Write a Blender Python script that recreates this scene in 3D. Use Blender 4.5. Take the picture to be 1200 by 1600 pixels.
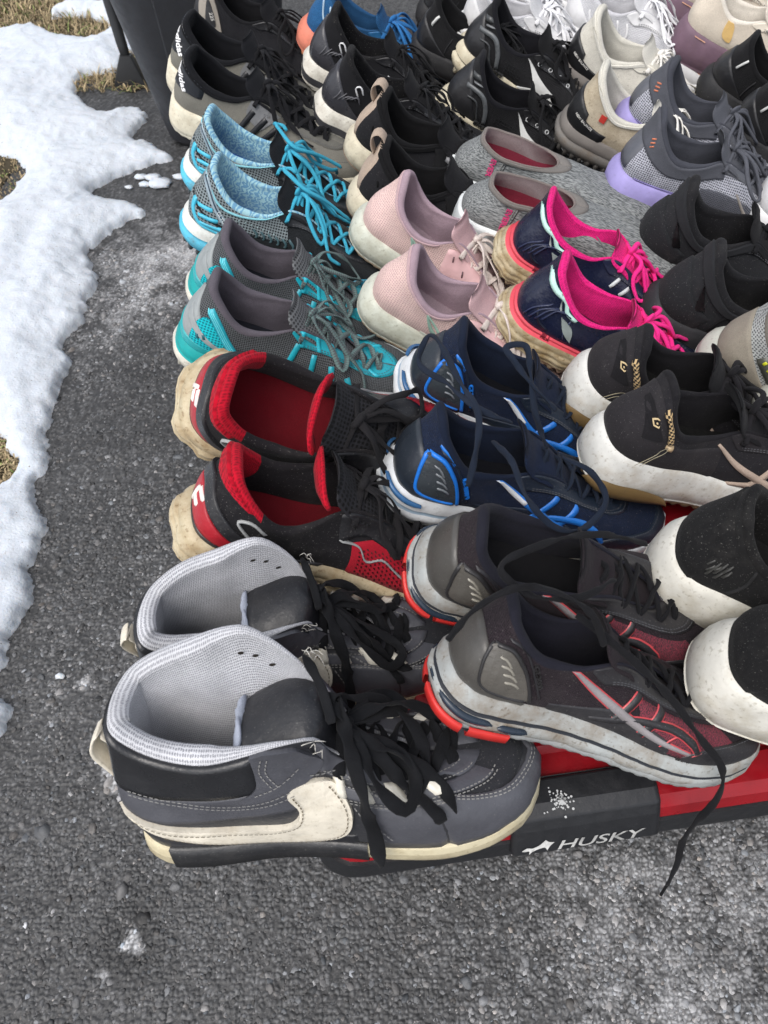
import bpy, bmesh, math, random
import numpy as np
from mathutils import Vector, Matrix, Euler

for o in list(bpy.data.objects): bpy.data.objects.remove(o)
SC = bpy.context.scene
COL = SC.collection
R = math.radians

# ------------------------------------------------------------------ camera, sky, sun, exposure
cam_d = bpy.data.cameras.new('camera')
cam_d.sensor_fit = 'VERTICAL'; cam_d.sensor_height = 24.0; cam_d.lens = 18.0
cam_d.clip_start = 0.02; cam_d.clip_end = 200
cam_d.dof.use_dof = True; cam_d.dof.focus_distance = 0.78; cam_d.dof.aperture_fstop = 9.0
cam = bpy.data.objects.new('camera', cam_d); COL.objects.link(cam)
cam.location = (0, 0, 1.02); cam.rotation_euler = (R(90 - 55), 0, 0)
SC.camera = cam

world = bpy.data.worlds.new('World'); SC.world = world; world.use_nodes = True
wn = world.node_tree.nodes; wl = world.node_tree.links
sky = wn.new('ShaderNodeTexSky'); sky.sky_type = 'NISHITA'; sky.sun_disc = False
sky.sun_elevation = R(60); sky.sun_rotation = R(215); sky.air_density = 1.0; sky.dust_density = 4.0; sky.ozone_density = 1.0
hs = wn.new('ShaderNodeHueSaturation'); hs.inputs['Saturation'].default_value = 0.38
wl.new(sky.outputs[0], hs.inputs['Color'])
wl.new(hs.outputs[0], wn['Background'].inputs[0]); wn['Background'].inputs[1].default_value = 0.15
sun_d = bpy.data.lights.new('sun', 'SUN'); sun_d.energy = .5; sun_d.angle = R(40); sun_d.color = (1, .965, .92)
sun = bpy.data.objects.new('sun', sun_d); COL.objects.link(sun)
sun.rotation_euler = (R(30), 0, R(-35))   # high, soft, from behind the camera on the left
SC.view_settings.view_transform = 'Standard'; SC.view_settings.look = 'None'
SC.view_settings.exposure = 0.72; SC.view_settings.gamma = 1

# ------------------------------------------------------------------ small helpers
def tag(o, label=None, cat=None, group=None, kind=None):
    if label: o['label'] = label
    if cat: o['category'] = cat
    if group: o['group'] = group
    if kind: o['kind'] = kind
    return o

def mk(name, V, F, mat, parent=None, uv=None, smooth=True):
    me = bpy.data.meshes.new(name)
    V = np.asarray(V, dtype=np.float64).reshape(-1, 3)
    me.from_pydata(V.tolist(), [], F if isinstance(F, list) else F.tolist())
    if uv is not None:
        uv = np.asarray(uv, dtype=np.float32)
        idx = np.empty(len(me.loops), dtype=np.int32); me.loops.foreach_get('vertex_index', idx)
        l = me.uv_layers.new(name='UVMap'); l.data.foreach_set('uv', uv[idx].ravel())
    me.materials.append(mat)
    if smooth: me.polygons.foreach_set('use_smooth', np.ones(len(me.polygons), dtype=bool))
    me.update()
    o = bpy.data.objects.new(name, me); COL.objects.link(o)
    if parent: o.parent = parent
    return o

def empty(name, loc=(0, 0, 0), rot=(0, 0, 0), s=1.0):
    o = bpy.data.objects.new(name, None); COL.objects.link(o); o.empty_display_size = .02
    o.location = loc; o.rotation_euler = rot; o.scale = (s, s, s); return o

def grid_faces(n, m, closed=False):
    F = []
    for i in range(n if closed else n - 1):
        k = (i + 1) % n
        for j in range(m - 1):
            F.append((i * m + j, k * m + j, k * m + j + 1, i * m + j + 1))
    return F

def herm(K, t, period=None):
    """cubic interpolation through rows (t, values...)"""
    K = np.asarray(K, float); tk = K[:, 0]; Vv = K[:, 1:]
    if period:
        n = len(tk)
        tk = np.concatenate([tk - period, tk, tk + period]); Vv = np.vstack([Vv, Vv, Vv])
        t = (np.asarray(t, float) + period / 2) % period - period / 2
    t = np.clip(np.asarray(t, float), tk[0], tk[-1])
    d = np.diff(tk); s = np.diff(Vv, axis=0) / d[:, None]
    m = np.zeros_like(Vv); m[0] = s[0]; m[-1] = s[-1]
    w1 = d[1:, None]; w0 = d[:-1, None]
    m[1:-1] = (s[:-1] * w1 + s[1:] * w0) / (w0 + w1)
    i = np.clip(np.searchsorted(tk, t, side='right') - 1, 0, len(tk) - 2)
    h = d[i][:, None]; u = ((t - tk[i])[:, None]) / h
    return ((2*u**3 - 3*u**2 + 1) * Vv[i] + (u**3 - 2*u**2 + u) * h * m[i] + (-2*u**3 + 3*u**2) * Vv[i+1] + (u**3 - u**2) * h * m[i+1])

def path(P, n):
    P = np.asarray(P, float)
    if len(P) == 2: P = np.array([P[0], (P[0] + P[1]) / 2, P[1]])
    L = np.concatenate([[0], np.cumsum(np.linalg.norm(np.diff(P, axis=0), axis=1) + 1e-9)])
    return herm(np.column_stack([L, P]), np.linspace(0, L[-1], n))

def smooth_poly(pts, n=6):
    """closed outline; a point with a third item is a sharp corner"""
    P = [np.array(p[:2], float) for p in pts]; C = [len(p) > 2 for p in pts]; N = len(P); out = []
    for i in range(N):
        a, b = P[i], P[(i + 1) % N]
        ta = np.zeros(2) if C[i] else (b - P[i - 1]) / 2
        tb = np.zeros(2) if C[(i + 1) % N] else (P[(i + 2) % N] - a) / 2
        if C[i] and C[(i + 1) % N]: out.append(a); continue
        if C[i]: ta = (b - a) * .6
        if C[(i + 1) % N]: tb = (b - a) * .6
        for k in range(n):
            u = k / n
            out.append((2*u**3-3*u**2+1)*a + (u**3-2*u**2+u)*ta + (-2*u**3+3*u**2)*b + (u**3-u**2)*tb)
    return out

def sweep(P, w, h, up=(0, 0, 1), n=None, k=8, closed_ends=True):
    """ribbon or cord through P; returns verts, faces, uv"""
    if n is None:
        n = max(6, int(np.linalg.norm(np.diff(np.asarray(P, float), axis=0), axis=1).sum() / .0035))
        n = min(n, 140)
    Q = path(P, n); T = np.gradient(Q, axis=0); T /= np.linalg.norm(T, axis=1)[:, None] + 1e-12
    nrm = np.array(up, float); V = []; UV = []; L = 0
    for i in range(n):
        s = np.cross(T[i], nrm); ls = np.linalg.norm(s)
        s = s / ls if ls > 1e-4 else np.array([1., 0, 0])
        nn = np.cross(s, T[i]); nn /= np.linalg.norm(nn) + 1e-12
        if w > h * 1.6 and w < .0125:
            tw = .42 * math.sin(L * 95 + Q[0][1] * 900) + .22 * math.sin(L * 210 + Q[0][0] * 700); s, nn = s * math.cos(tw) + nn * math.sin(tw), nn * math.cos(tw) - s * math.sin(tw)
        nrm = np.array(up, float) * .5 + nn * .5
        if i: L += np.linalg.norm(Q[i] - Q[i-1])
        e = 1.0 if 0 < i < n - 1 else .7
        for j in range(k):
            a = 2 * math.pi * j / k; c, d = math.cos(a), math.sin(a)
            if w > h * 1.6:
                c = math.copysign(abs(c) ** .6, c); d = math.copysign(abs(d) ** .8, d)
            V.append(Q[i] + s * c * w / 2 * e + nn * d * h / 2 * e); UV.append((L, (j / k) * (w + h)))
    F = []
    for i in range(n - 1):
        for j in range(k):
            F.append((i*k+j, i*k+(j+1) % k, (i+1)*k+(j+1) % k, (i+1)*k+j))
    F.append(tuple(range(k))[::-1]); F.append(tuple((n-1)*k + j for j in range(k)))
    return V, F, UV

class Acc:
    def __init__(s): s.V = []; s.F = []; s.U = []
    def add(s, V, F, U=None):
        b = len(s.V); s.V += [tuple(v) for v in V]; s.F += [tuple(i + b for i in f) for f in F]
        s.U += [tuple(u) for u in (U if U is not None else [(v[0], v[1]) for v in V])]
    def build(s, name, mat, parent=None, smooth=True): return mk(name, s.V, s.F, mat, parent, s.U, smooth)

# ------------------------------------------------------------------ materials
def lin(h):
    if isinstance(h, str):
        h = h.lstrip('#'); h = ''.join(x * 2 for x in h) if len(h) == 3 else h
        c = [int(h[i:i+2], 16) / 255 for i in (0, 2, 4)]
        return tuple((x / 12.92 if x <= .04045 else ((x + .055) / 1.055) ** 2.4) for x in c)
    return h
_M = {}
def M(kind, col, col2=None, scale=1.0, rough=None, dirt=0.0, dcol='#6f5c43', dust=0.0):
    key = (kind, col, col2, scale, rough, dirt, dcol, dust)
    if key in _M: return _M[key]
    m = bpy.data.materials.new(kind); m.use_nodes = True; _M[key] = m
    nt = m.node_tree; N = nt.nodes; L = nt.links; B = N['Principled BSDF']
    c1 = lin(col) + (1,); c2 = (lin(col2) if col2 else tuple(x * .35 for x in c1[:3])) + (1,)
    uv = N.new('ShaderNodeTexCoord')
    def noise(sc, det=3, src='Object', r=.55):
        n = N.new('ShaderNodeTexNoise'); n.inputs['Scale'].default_value = sc; n.inputs['Detail'].default_value = det
        n.inputs['Roughness'].default_value = r
        L.new(uv.outputs[src], n.inputs['Vector']); return n.outputs['Fac']
    def vor(sc, feat='F1', src='UV', rnd=1.0):
        n = N.new('ShaderNodeTexVoronoi'); n.inputs['Scale'].default_value = sc; n.feature = feat
        n.inputs['Randomness'].default_value = rnd
        L.new(uv.outputs[src], n.inputs['Vector']); return n.outputs['Distance']
    def ramp(x, a, b, ca=0, cb=1):
        r = N.new('ShaderNodeMapRange'); r.inputs[1].default_value = a; r.inputs[2].default_value = b
        r.inputs[3].default_value = ca; r.inputs[4].default_value = cb; L.new(x, r.inputs[0]); return r.outputs[0]
    def math_(op, a, b):
        n = N.new('ShaderNodeMath'); n.operation = op
        for i, q in enumerate((a, b)):
            if isinstance(q, (int, float)): n.inputs[i].default_value = q
            else: L.new(q, n.inputs[i])
        return n.outputs[0]
    def mix(f, a, b):
        n = N.new('ShaderNodeMix'); n.data_type = 'RGBA'
        if isinstance(f, (int, float)): n.inputs[0].default_value = f
        else: L.new(f, n.inputs[0])
        for i, q in ((6, a), (7, b)):
            if isinstance(q, tuple): n.inputs[i].default_value = q
            else: L.new(q, n.inputs[i])
        return n.outputs[2]
    def bump(h, dist, strength=.6, prev=None):
        b = N.new('ShaderNodeBump'); b.inputs['Strength'].default_value = strength; b.inputs['Distance'].default_value = dist
        L.new(h, b.inputs['Height'])
        if prev: L.new(prev, b.inputs['Normal'])
        return b.outputs['Normal']
    ro = {'mesh': .85, 'knit': .95, 'fabric': .95, 'leather': .42, 'suede': .95, 'foam': .62, 'rubber': .55, 'lace': .9,
          'plastic': .38, 'gloss': .25, 'heather': .9, 'chrome': .25, 'honey': .85, 'ripple': .9}[kind] if rough is None else rough
    var = noise(38, 4)
    shade = ramp(var, .3, .7, .72, 1.15)
    base = mix(ramp(var, .25, .75), tuple(x * .78 for x in c1[:3]) + (1,), tuple(min(1, x * 1.12) for x in c1[:3]) + (1,))
    nrm = None
    if kind in ('mesh', 'honey'):
        sc = (520 if kind == 'mesh' else 300) / scale
        v = vor(sc, 'F1', 'UV', .18 if kind == 'mesh' else .0)
        hole = ramp(v, .22, .42)
        base = mix(hole, c2, base); nrm = bump(hole, .0006, .8)
    elif kind == 'knit':
        v = vor(700 / scale, 'F1', 'UV', .35); hole = ramp(v, .1, .6)
        base = mix(hole, c2, base); nrm = bump(hole, .0004, .7)
    elif kind in ('fabric', 'suede'):
        f = noise(1500, 2); fr = ramp(f, .35, .65)
        base = mix(fr, tuple(x * .7 for x in c1[:3]) + (1,), base)
        nrm = bump(f, .0004, .6); nrm = bump(noise(90, 3), .002, .4, nrm)
    elif kind == 'heather':
        mp = N.new('ShaderNodeMapping'); mp.inputs['Scale'].default_value = (150, 900, 900); mp.inputs['Rotation'].default_value = (0, 0, .5)
        L.new(uv.outputs['Object'], mp.inputs[0]); n = N.new('ShaderNodeTexNoise'); n.inputs['Scale'].default_value = 1; n.inputs['Detail'].default_value = 4
        L.new(mp.outputs[0], n.inputs['Vector'])
        base = mix(ramp(n.outputs['Fac'], .4, .62), c2, base); nrm = bump(n.outputs['Fac'], .0004, .6)
    elif kind == 'leather':
        f = vor(420, 'F1', 'Object'); nrm = bump(f, .0003, .35); nrm = bump(noise(60, 5), .0026, .45, nrm)
    elif kind == 'ripple':
        wv = N.new('ShaderNodeTexWave'); wv.inputs['Scale'].default_value = 90 * scale; wv.inputs['Distortion'].default_value = 9; wv.inputs['Detail Scale'].default_value = 2.5
        wv.inputs['Detail'].default_value = 1; L.new(uv.outputs['UV'], wv.inputs['Vector'])
        base = mix(ramp(wv.outputs['Fac'], .3, .7), c2, base); nrm = bump(wv.outputs['Fac'], .0005, .5)
    elif kind in ('foam', 'rubber', 'plastic'):
        nrm = bump(noise(900, 2), .0003, .35); nrm = bump(noise(110, 5), .0012, .35, nrm)
    elif kind == 'lace':
        mp = N.new('ShaderNodeMapping'); mp.inputs['Rotation'].default_value = (0, 0, .785); L.new(uv.outputs['UV'], mp.inputs[0])
        ck = N.new('ShaderNodeTexChecker'); ck.inputs['Scale'].default_value = 900; L.new(mp.outputs[0], ck.inputs['Vector'])
        if col2: base = mix(ck.outputs['Fac'], c1, c2); ck.inputs['Scale'].default_value = 520
        nrm = bump(ck.outputs['Fac'], .0003, .5)
    if dirt > 0:
        d = math_('MULTIPLY', ramp(noise(26, 6, r=.7), .62 - dirt * .35, .75 - dirt * .1), min(1, dirt * 1.3))
        base = mix(d, base, lin(dcol) + (1,))
        d2 = math_('MULTIPLY', ramp(noise(260, 4), .58, .7), min(.8, dirt)); base = mix(d2, base, tuple(x * .6 for x in lin(dcol)) + (1,))
    if dust > 0:
        d = math_('MULTIPLY', ramp(noise(750, 2), .66, .74), dust); base = mix(d, base, (.42, .41, .38, 1))
        d = math_('MULTIPLY', ramp(noise(22, 5, r=.7), .5, .8), dust * .22); base = mix(d, base, (.36, .34, .31, 1))
    L.new(base, B.inputs['Base Color']) if not isinstance(base, tuple) else None
    rr = ramp(noise(70, 4), .3, .7, max(.05, ro - .1), min(1, ro + .1)); L.new(rr, B.inputs['Roughness'])
    if kind == 'chrome': B.inputs['Metallic'].default_value = .8
    if kind in ('suede', 'fabric', 'knit', 'mesh', 'lace', 'heather', 'honey'):
        B.inputs['Specular IOR Level'].default_value = .2
        B.inputs['Sheen Weight'].default_value = .03; B.inputs['Sheen Roughness'].default_value = .5
    if kind == 'foam': B.inputs['Specular IOR Level'].default_value = .35
    if nrm: L.new(nrm, B.inputs['Normal'])
    return m
# ------------------------------------------------------------------ the shoe builder
OUT_N = [(.06, .003, .018), (.14, .016, .030), (.25, .046, .0345), (.40, .097, .034), (.55, .142, .039), (.70, .184, .047), (.82, .225, .0485), (.90, .256, .041), (.96, .279, .0255)]
OUT_F = [(.06, .003, .018), (.14, .016, .030), (.25, .046, .0335), (.40, .097, .0305), (.55, .142, .0345), (.70, .184, .0445), (.82, .225, .0465), (.90, .256, .039), (.96, .279, .024)]
RUN = dict(heel=(.018, .102), toe=(.200, .053),
    N=[(.07, .020, .017, .099), (.15, .034, .028, .086), (.27, .062, .033, .069), (.38, .090, .030, .072), (.48, .113, .024, .084), (.60, .137, .019, .079), (.75, .165, .016, .066), (.88, .190, .011, .056)],
    F=[(.07, .020, .017, .099), (.15, .034, .028, .086), (.27, .062, .033, .070), (.38, .090, .030, .073), (.48, .113, .024, .085), (.60, .137, .019, .079), (.75, .165, .016, .066), (.88, .190, .011, .056)])

def loop_keys(N, F, heel, toe):
    rows = [(0,) + heel]
    rows += [(-r[0], r[1], -r[2]) + tuple(r[3:]) for r in N] + [(r[0], r[1], r[2]) + tuple(r[3:]) for r in F]
    rows.append((-1,) + toe)
    return sorted(rows)

FONT_CACHE = {}
def text_mesh(s, shear=0, bold=0):
    key = (s, shear, bold)
    if key not in FONT_CACHE:
        c = bpy.data.curves.new('lettering', 'FONT'); c.body = s; c.shear = shear; c.offset = bold; c.resolution_u = 3
        o = bpy.data.objects.new('lettering', c); COL.objects.link(o)
        bpy.context.view_layer.update()
        me = bpy.data.meshes.new_from_object(o)
        V = [tuple(v.co)[:2] for v in me.vertices]; F = [tuple(p.vertices) for p in me.polygons]
        bpy.data.objects.remove(o); bpy.data.curves.remove(c); bpy.data.meshes.remove(me)
        FONT_CACHE[key] = (V, F)
    return FONT_CACHE[key]

class Shoe:
    def __init__(s, root, sp, seed=0):
        s.root = root; s.sp = sp; s.rng = random.Random(seed); g = sp.get
        op = dict(RUN); op.update(g('open', {}))
        wd = g('width', 1.0)
        s.BK = loop_keys(OUT_N, OUT_F, (0, 0), (.29, 0))
        s.TK = loop_keys(op['N'], op['F'], (op['heel'][0], 0, op['heel'][1]), (op['toe'][0], 0, op['toe'][1]))
        s.wd = wd
        hs_, ms, fs, ts = g('stack', (.036, .031, .025, .030))
        lip = g('lip', 0.0)
        s.ZB = np.array([(0, hs_ + lip), (.1, hs_ + lip * .7), (.25, hs_), (.5, ms), (.78, fs), (.93, fs + .002), (1, ts)])
        s.kb = g('banana', .004) ; s.ph = [s.rng.uniform(0, 6.28) for _ in range(9)]; s.wA = g('wear', .0018)
        s.spring = g('spring', .014)
        s.ci = g('pad', .009)
        s._inv = {}
    # outline on the ground
    def B(s, t, off=0.0):
        t = np.atleast_1d(np.asarray(t, float)); p = herm(s.BK, t, 2.0)
        e = 1e-3; d = herm(s.BK, t + e, 2.0) - herm(s.BK, t - e, 2.0)
        n = np.column_stack([-d[:, 1], d[:, 0]]); n /= np.linalg.norm(n, axis=1)[:, None] + 1e-12
        n = -n * 1.0
        c = np.array([.14, 0]); flip = np.sign(((p - c) * n).sum(1)); flip[flip == 0] = 1
        n = n * flip[:, None]
        p = p * [1, s.wd] + n * np.asarray(off).reshape(-1, 1) if np.ndim(off) else p * [1, s.wd] + n * off
        return p, n
    def zb(s, t): return herm(s.ZB, np.abs((np.asarray(t, float) + 1) % 2 - 1))[:, 0]
    def zg(s, x): return s.spring * np.clip((x - .19) / .10, 0, 1.2) ** 2 + .006 * np.clip((.035 - x) / .035, 0, 1.3) ** 2
    def T(s, t):
        return herm(s.TK, t, 2.0) * [1, s.wd, 1]
    def S(s, t, v):
        t = np.atleast_1d(np.asarray(t, float)); v = np.atleast_1d(np.asarray(v, float))
        q = np.abs((t + 1) % 2 - 1)
        b, n = s.B(t, -.0025)
        x = b[:, 0]; P0 = np.column_stack([b, s.zb(t) + s.zg(x) - .004])
        T = s.T(t)
        P0z = P0[:, 2]; H = T[:, 2] - P0z; dxy = T[:, :2] - P0[:, :2]
        toe = np.clip((q - .45) / .4, 0, 1)
        k1 = .42 + .42 * toe; k3 = .38 * (1 - toe) + .06; k2 = .18 + .30 * toe
        bul = s.sp.get('bulge', .006) * (1 - .3 * toe)
        P1 = P0.copy(); P1[:, 2] += H * k1; P1[:, :2] += n * bul[:, None]
        tb = s.sp.get('toebox', 0.0) * toe
        P1[:, 2] += tb
        P2 = T.copy(); P2[:, :2] -= dxy * k2[:, None]; P2[:, 2] -= H * k3; P2[:, 2] += tb * .6
        u = v[:, None]
        return (1-u)**3 * P0 + 3*(1-u)**2*u * P1 + 3*(1-u)*u**2 * P2 + u**3 * T
    def warp(s, P):
        P = np.array(P, float).reshape(-1, 3); x, y, z = P.T; A = s.wA; h = s.ph
        k = np.clip((z - .03) / .04, 0, 1)
        dx = A * k * (np.sin(31*z + 22*y + h[0]) + .5*np.sin(83*x + h[1]))
        dy = s.kb * np.sin((x / .29 - .15) * 3.1) + A * k * (1.3*np.sin(27*x + 20*z + h[2]) + .6*np.sin(71*x + 40*z + h[3]))
        dz = A * k * (np.sin(33*x + 25*y + h[4]) + .6*np.sin(90*x + 31*y + h[5]))
        cr = s.sp.get('crease', .0012)
        dz = dz - cr * np.exp(-((x - .205) / .022) ** 2) * (.5 + .5*np.sin(560*x + 60*y + h[6])) * k
        dx = dx - .0035 * max(0, math.sin(h[7])) * np.exp(-((x - .03) / .03) ** 2) * np.clip((z - .06) / .03, 0, 1)
        dy = dy + .0022 * np.sin(55*x + h[8]) * np.clip((z - .05) / .04, 0, 1)
        ln = s.sp.get('lean', 0.0) + .0045 * math.sin(h[6] * 3)
        dy = dy + ln * np.clip((z - .04) / .06, 0, 1.5) * np.clip((.12 - x) / .1, 0, 1)
        return P + np.column_stack([dx, dy, dz])
    def put(s, name, V, F, mat, uv=None, smooth=True, parent=None):
        return mk(name, s.warp(V), F, mat, parent or s.root, uv, smooth)
    def nrm(s, t, v):
        e = 2e-3; a = s.S(t + e, v) - s.S(t - e, v); vv = np.clip(v, e, 1 - e); b = s.S(t, vv + e) - s.S(t, vv - e)
        n = np.cross(a, b); n /= np.linalg.norm(n, axis=1)[:, None] + 1e-12
        c = s.S(t, vv) - np.array([.12, 0, .03]); c[:, 0] *= .3
        f = np.sign((n * c).sum(1)); f[f == 0] = 1
        return n * f[:, None]
    def uvs(s, P, t):
        # rough metric chart: x along the shoe (lateral at heel), height
        q = (np.asarray(t) + 1) % 2 - 1
        return np.column_stack([np.abs(P[:, 0]) + np.abs(P[:, 1]) * .6 * np.exp(-P[:, 0] / .04), P[:, 2] + .0 * q + (.06 - np.abs(P[:, 1])) * np.clip((P[:, 0] - .16) / .05, 0, 1) * .8])
    # ---- basic parts
    def upper(s, mat, nt=112, nv=18, name='upper'):
        t = np.linspace(-1, 1, nt, endpoint=False); v = np.linspace(0, 1, nv)
        tt, vv = np.meshgrid(t, v, indexing='ij'); P = s.S(tt.ravel(), vv.ravel())
        s.cloud = P
        return s.put(name, P, grid_faces(nt, nv, True), mat, s.uvs(P, tt.ravel()))
    def pad(s, t):
        q = np.abs((t + 1) % 2 - 1); c = s.ci
        return np.where(q < .30, c, c + (.0028 - c) * np.clip((q - .30) / .16, 0, 1) ** .8)
    def collar(s, mat, pads=None, nt=112, deep=None):
        """rim roll and lining; pads: list of (t0, t1, mat, name) in another colour"""
        t = np.linspace(-1, 1, nt, endpoint=False); T = s.T(t); q = np.abs((t + 1) % 2 - 1)
        e = 2e-3; d = s.T(t + e) - s.T(t - e); n = np.column_stack([-d[:, 1], d[:, 0], 0 * d[:, 0]])
        n /= np.linalg.norm(n, axis=1)[:, None] + 1e-12
        c0 = np.column_stack([np.clip(T[:, 0], .05, .16), 0 * q, T[:, 2]]) - T; c0[:, 2] = 0
        f = np.sign((n * c0).sum(1)); f[f == 0] = 1; n = n * f[:, None]
        # keep normals well behaved at the narrow ends
        n[0] = (-1, 0, 0); 
        c = s.pad(t); rows = []
        puff = s.sp.get('puff', .55)
        for a in np.linspace(-.5, 1, 9) * math.pi:
            pass
        for a in (200, 180, 150, 120, 90, 60, 30, 0, -25):
            ca, sa = math.cos(R(a)), math.sin(R(a))
            rows.append(T + n * (c * (.5 + .5 * ca))[:, None] + np.array([0, 0, 1.0]) * (c * puff * sa)[:, None])
        b, bn = s.B(t, -.0085); I = np.column_stack([b, s.zb(t) + s.zg(b[:, 0]) + .001])
        a0 = rows[-1]
        H = a0[:, 2] - I[:, 2]
        wgt = np.clip((q - .42) / .1, 0, 1)
        P1 = a0.copy(); P1[:, 2] -= H * .35; P1[:, :2] += n[:, :2] * (.004 * (1 - wgt))[:, None]
        P2 = I.copy(); P2[:, 2] += H * .45
        # in front the lining follows just under the upper
        for u in np.linspace(.12, 1, 8):
            L1 = (1-u)**3 * a0 + 3*(1-u)**2*u * P1 + 3*(1-u)*u**2 * P2 + u**3 * I
            S_ = s.S(t, np.full(len(t), 1 - u * .985)); nn = s.nrm(t, np.full(len(t), max(.02, 1 - u * .985)))
            L2 = S_ - nn * .0028
            rows.append(L1 * (1 - wgt)[:, None] + L2 * wgt[:, None])
        A = np.stack(rows, 1); nt_, nr = A.shape[:2]; tt = np.repeat(t, nr)
        P = A.reshape(-1, 3); F = grid_faces(nt_, nr, True)
        arc = np.concatenate([[0], np.cumsum(np.linalg.norm(np.diff(T, axis=0), axis=1))]); prof = np.cumsum(np.linalg.norm(np.diff(A, axis=1), axis=2).mean(0)); prof = np.concatenate([[0], prof])
        UV = np.column_stack([np.repeat(arc, nr), np.tile(prof, nt_) + .3])
        pads = pads or []
        sel = {}
        for i, fc in enumerate(F):
            tm = t[fc[0] // nr] + 1.0 / nt_; row = fc[0] % nr; k = 0
            for j, pd in enumerate(pads):
                lim = pd[4] if len(pd) > 4 else 99
                lo = pd[5] if len(pd) > 5 else 0
                if pd[0] <= tm <= pd[1] and lo <= row < lim: k = j + 1
            sel.setdefault(k, []).append(fc)
        P = s.warp(P)
        for k, fs in sel.items():
            mk('collar' if k == 0 else pads[k-1][3], P, fs, mat if k == 0 else pads[k-1][2], s.root, UV)
        s.I = I
    def insole(s, mat, text=None):
        qs = np.linspace(0.0, 1.0, 30); a = s.B(-qs, -.0075)[0]; b = s.B(qs, -.0075)[0]; V = []
        for i, q in enumerate(qs):
            z = float(s.zb([q])[0] + s.zg(a[i:i+1, 0])[0]) + .0035
            for k in range(7):
                p = a[i] + (b[i] - a[i]) * k / 6; V.append((p[0], p[1], z - .003 * math.sin(math.pi * k / 6) * (1 if q > .05 else 0)))
        return s.put('insole', V, grid_faces(30, 7), mat, [(v[0], v[1]) for v in V])
    def sole(s, levels, bands, nt=96, name='midsole', tmod=None):
        """levels: (height fraction, offset); bands: (i0, i1, mat, name) over the level list"""
        t = np.linspace(-1, 1, nt, endpoint=False); q = np.abs((t + 1) % 2 - 1); rows = []
        for f, off in levels:
            o = off
            oo = np.full(nt, off) * (1 + .9 * np.clip(1 - q / .35, 0, 1)) + .002 * np.clip(1 - q / .3, 0, 1) * (1 - f) + (tmod(t, f) if tmod else 0)
            b, n = s.B(t, oo); x = b[:, 0]
            zg = s.zg(x); z = zg + f * (s.zb(t))
            rows.append(np.column_stack([b, z]))
        A = np.stack(rows, 1)
        for i0, i1, mat, nm in bands:
            sub = A[:, i0:i1 + 1]; P = sub.reshape(-1, 3); m = sub.shape[1]
            F = grid_faces(nt, m, True)
            if i0 == 0: F.append(tuple(k * m for k in range(nt)))
            arc = np.concatenate([[0], np.cumsum(np.linalg.norm(np.diff(A[:, 0], axis=0), axis=1))])
            UV = np.column_stack([np.repeat(arc, m), P[:, 2]])
            s.put(nm, P, F, mat, UV)
    def outsole(s, mat, lug=.0, pitch=.012, off=.001, th=.005):
        nt = 240; t = np.linspace(-1, 1, nt, endpoint=False); rows = []
        b0 = s.B(t, 0)[0]; arc = np.concatenate([[0], np.cumsum(np.linalg.norm(np.diff(b0, axis=0), axis=1))])
        sq = np.tanh(5 * np.sin(2 * math.pi * arc / pitch)) * .5 + .5
        for dz, o in ((-.003 - lug, -.003), (-.002 - lug, off), (.0005, off + .0006), (th, off + .0003), (th + .0008, -.001)):
            oo = o - (1 - sq) * lug * (1.0 if dz < .001 else .5)
            b, n = s.B(t, oo); z = s.zg(b[:, 0]) + (dz if dz > -.001 else -.001 + (dz + .001) * sq)
            rows.append(np.column_stack([b, z]))
        A = np.stack(rows, 1); m = A.shape[1]; F = grid_faces(nt, m, True); F.append(tuple(k * m for k in range(nt)))
        P = A.reshape(-1, 3)
        s.put('outsole', P, F, mat, np.column_stack([np.repeat(arc, m), P[:, 2]]))
    def tongue(s, mat, top=.030, w0=.020, w1=.028, th=.006, x0=None, tip=None, lean=0.0, lining=None, edge=None):
        T = s.T(np.array([-1., -.88, -.75, -.60, -.50])); zt = T[:, 2]; xt = T[:, 0]
        pts = [(xt[0] + .012, zt[0] - .006), (xt[1], zt[1] - .004), (xt[2], zt[2] - .002), (xt[3], zt[3] + .001), (xt[4], zt[4] + .004)]
        dx, dz = (tip or (-.016, .020)); pts.append((xt[4] + dx, zt[4] + dz))
        n = 26; C = path(np.array([(p[0], 0, p[1]) for p in pts]), n); tg = np.gradient(C, axis=0); tg /= np.linalg.norm(tg, axis=1)[:, None]
        up = np.cross(tg, [0, 1, 0.]); up *= np.sign(up[:, 2:3] + up[:, 0:1] * .5 + 1e-9)
        up = np.where((up[:, 2] < 0)[:, None], -up, up)
        V = []; m = 18; UV = []
        for i in range(n):
            u = i / (n - 1); w = (w0 + (w1 - w0) * u) * s.wd; tk = th * (.35 + .65 * u)
            if u > .9: w *= math.sqrt(max(.0, 1 - ((u - .9) / .1) ** 2 * .55)); 
            if i == n - 1: tk *= .25
            yo = lean * u
            for k in range(m):
                a = 2 * math.pi * k / m; cy = math.cos(a); cz = math.sin(a)
                cy = math.copysign(abs(cy) ** .7, cy)
                y = w * cy; arch = -.010 * (y / .028) ** 2 * (1 - .3 * u)
                p = C[i] + np.array([0, y + yo, 0]) + up[i] * (cz * tk / 2 + arch)
                V.append(p); UV.append((C[i][0] * 1.0, y + (.1 if cz < 0 else 0)))
        F = grid_faces(n, m); F += [(i * m + m - 1, (i + 1) * m + m - 1, (i + 1) * m, i * m) for i in range(n - 1)]
        F.append(tuple((n - 1) * m + k for k in range(m)))
        s.tcloud = np.array(V)
        return s.put('tongue', V, F, mat, UV)
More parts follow.
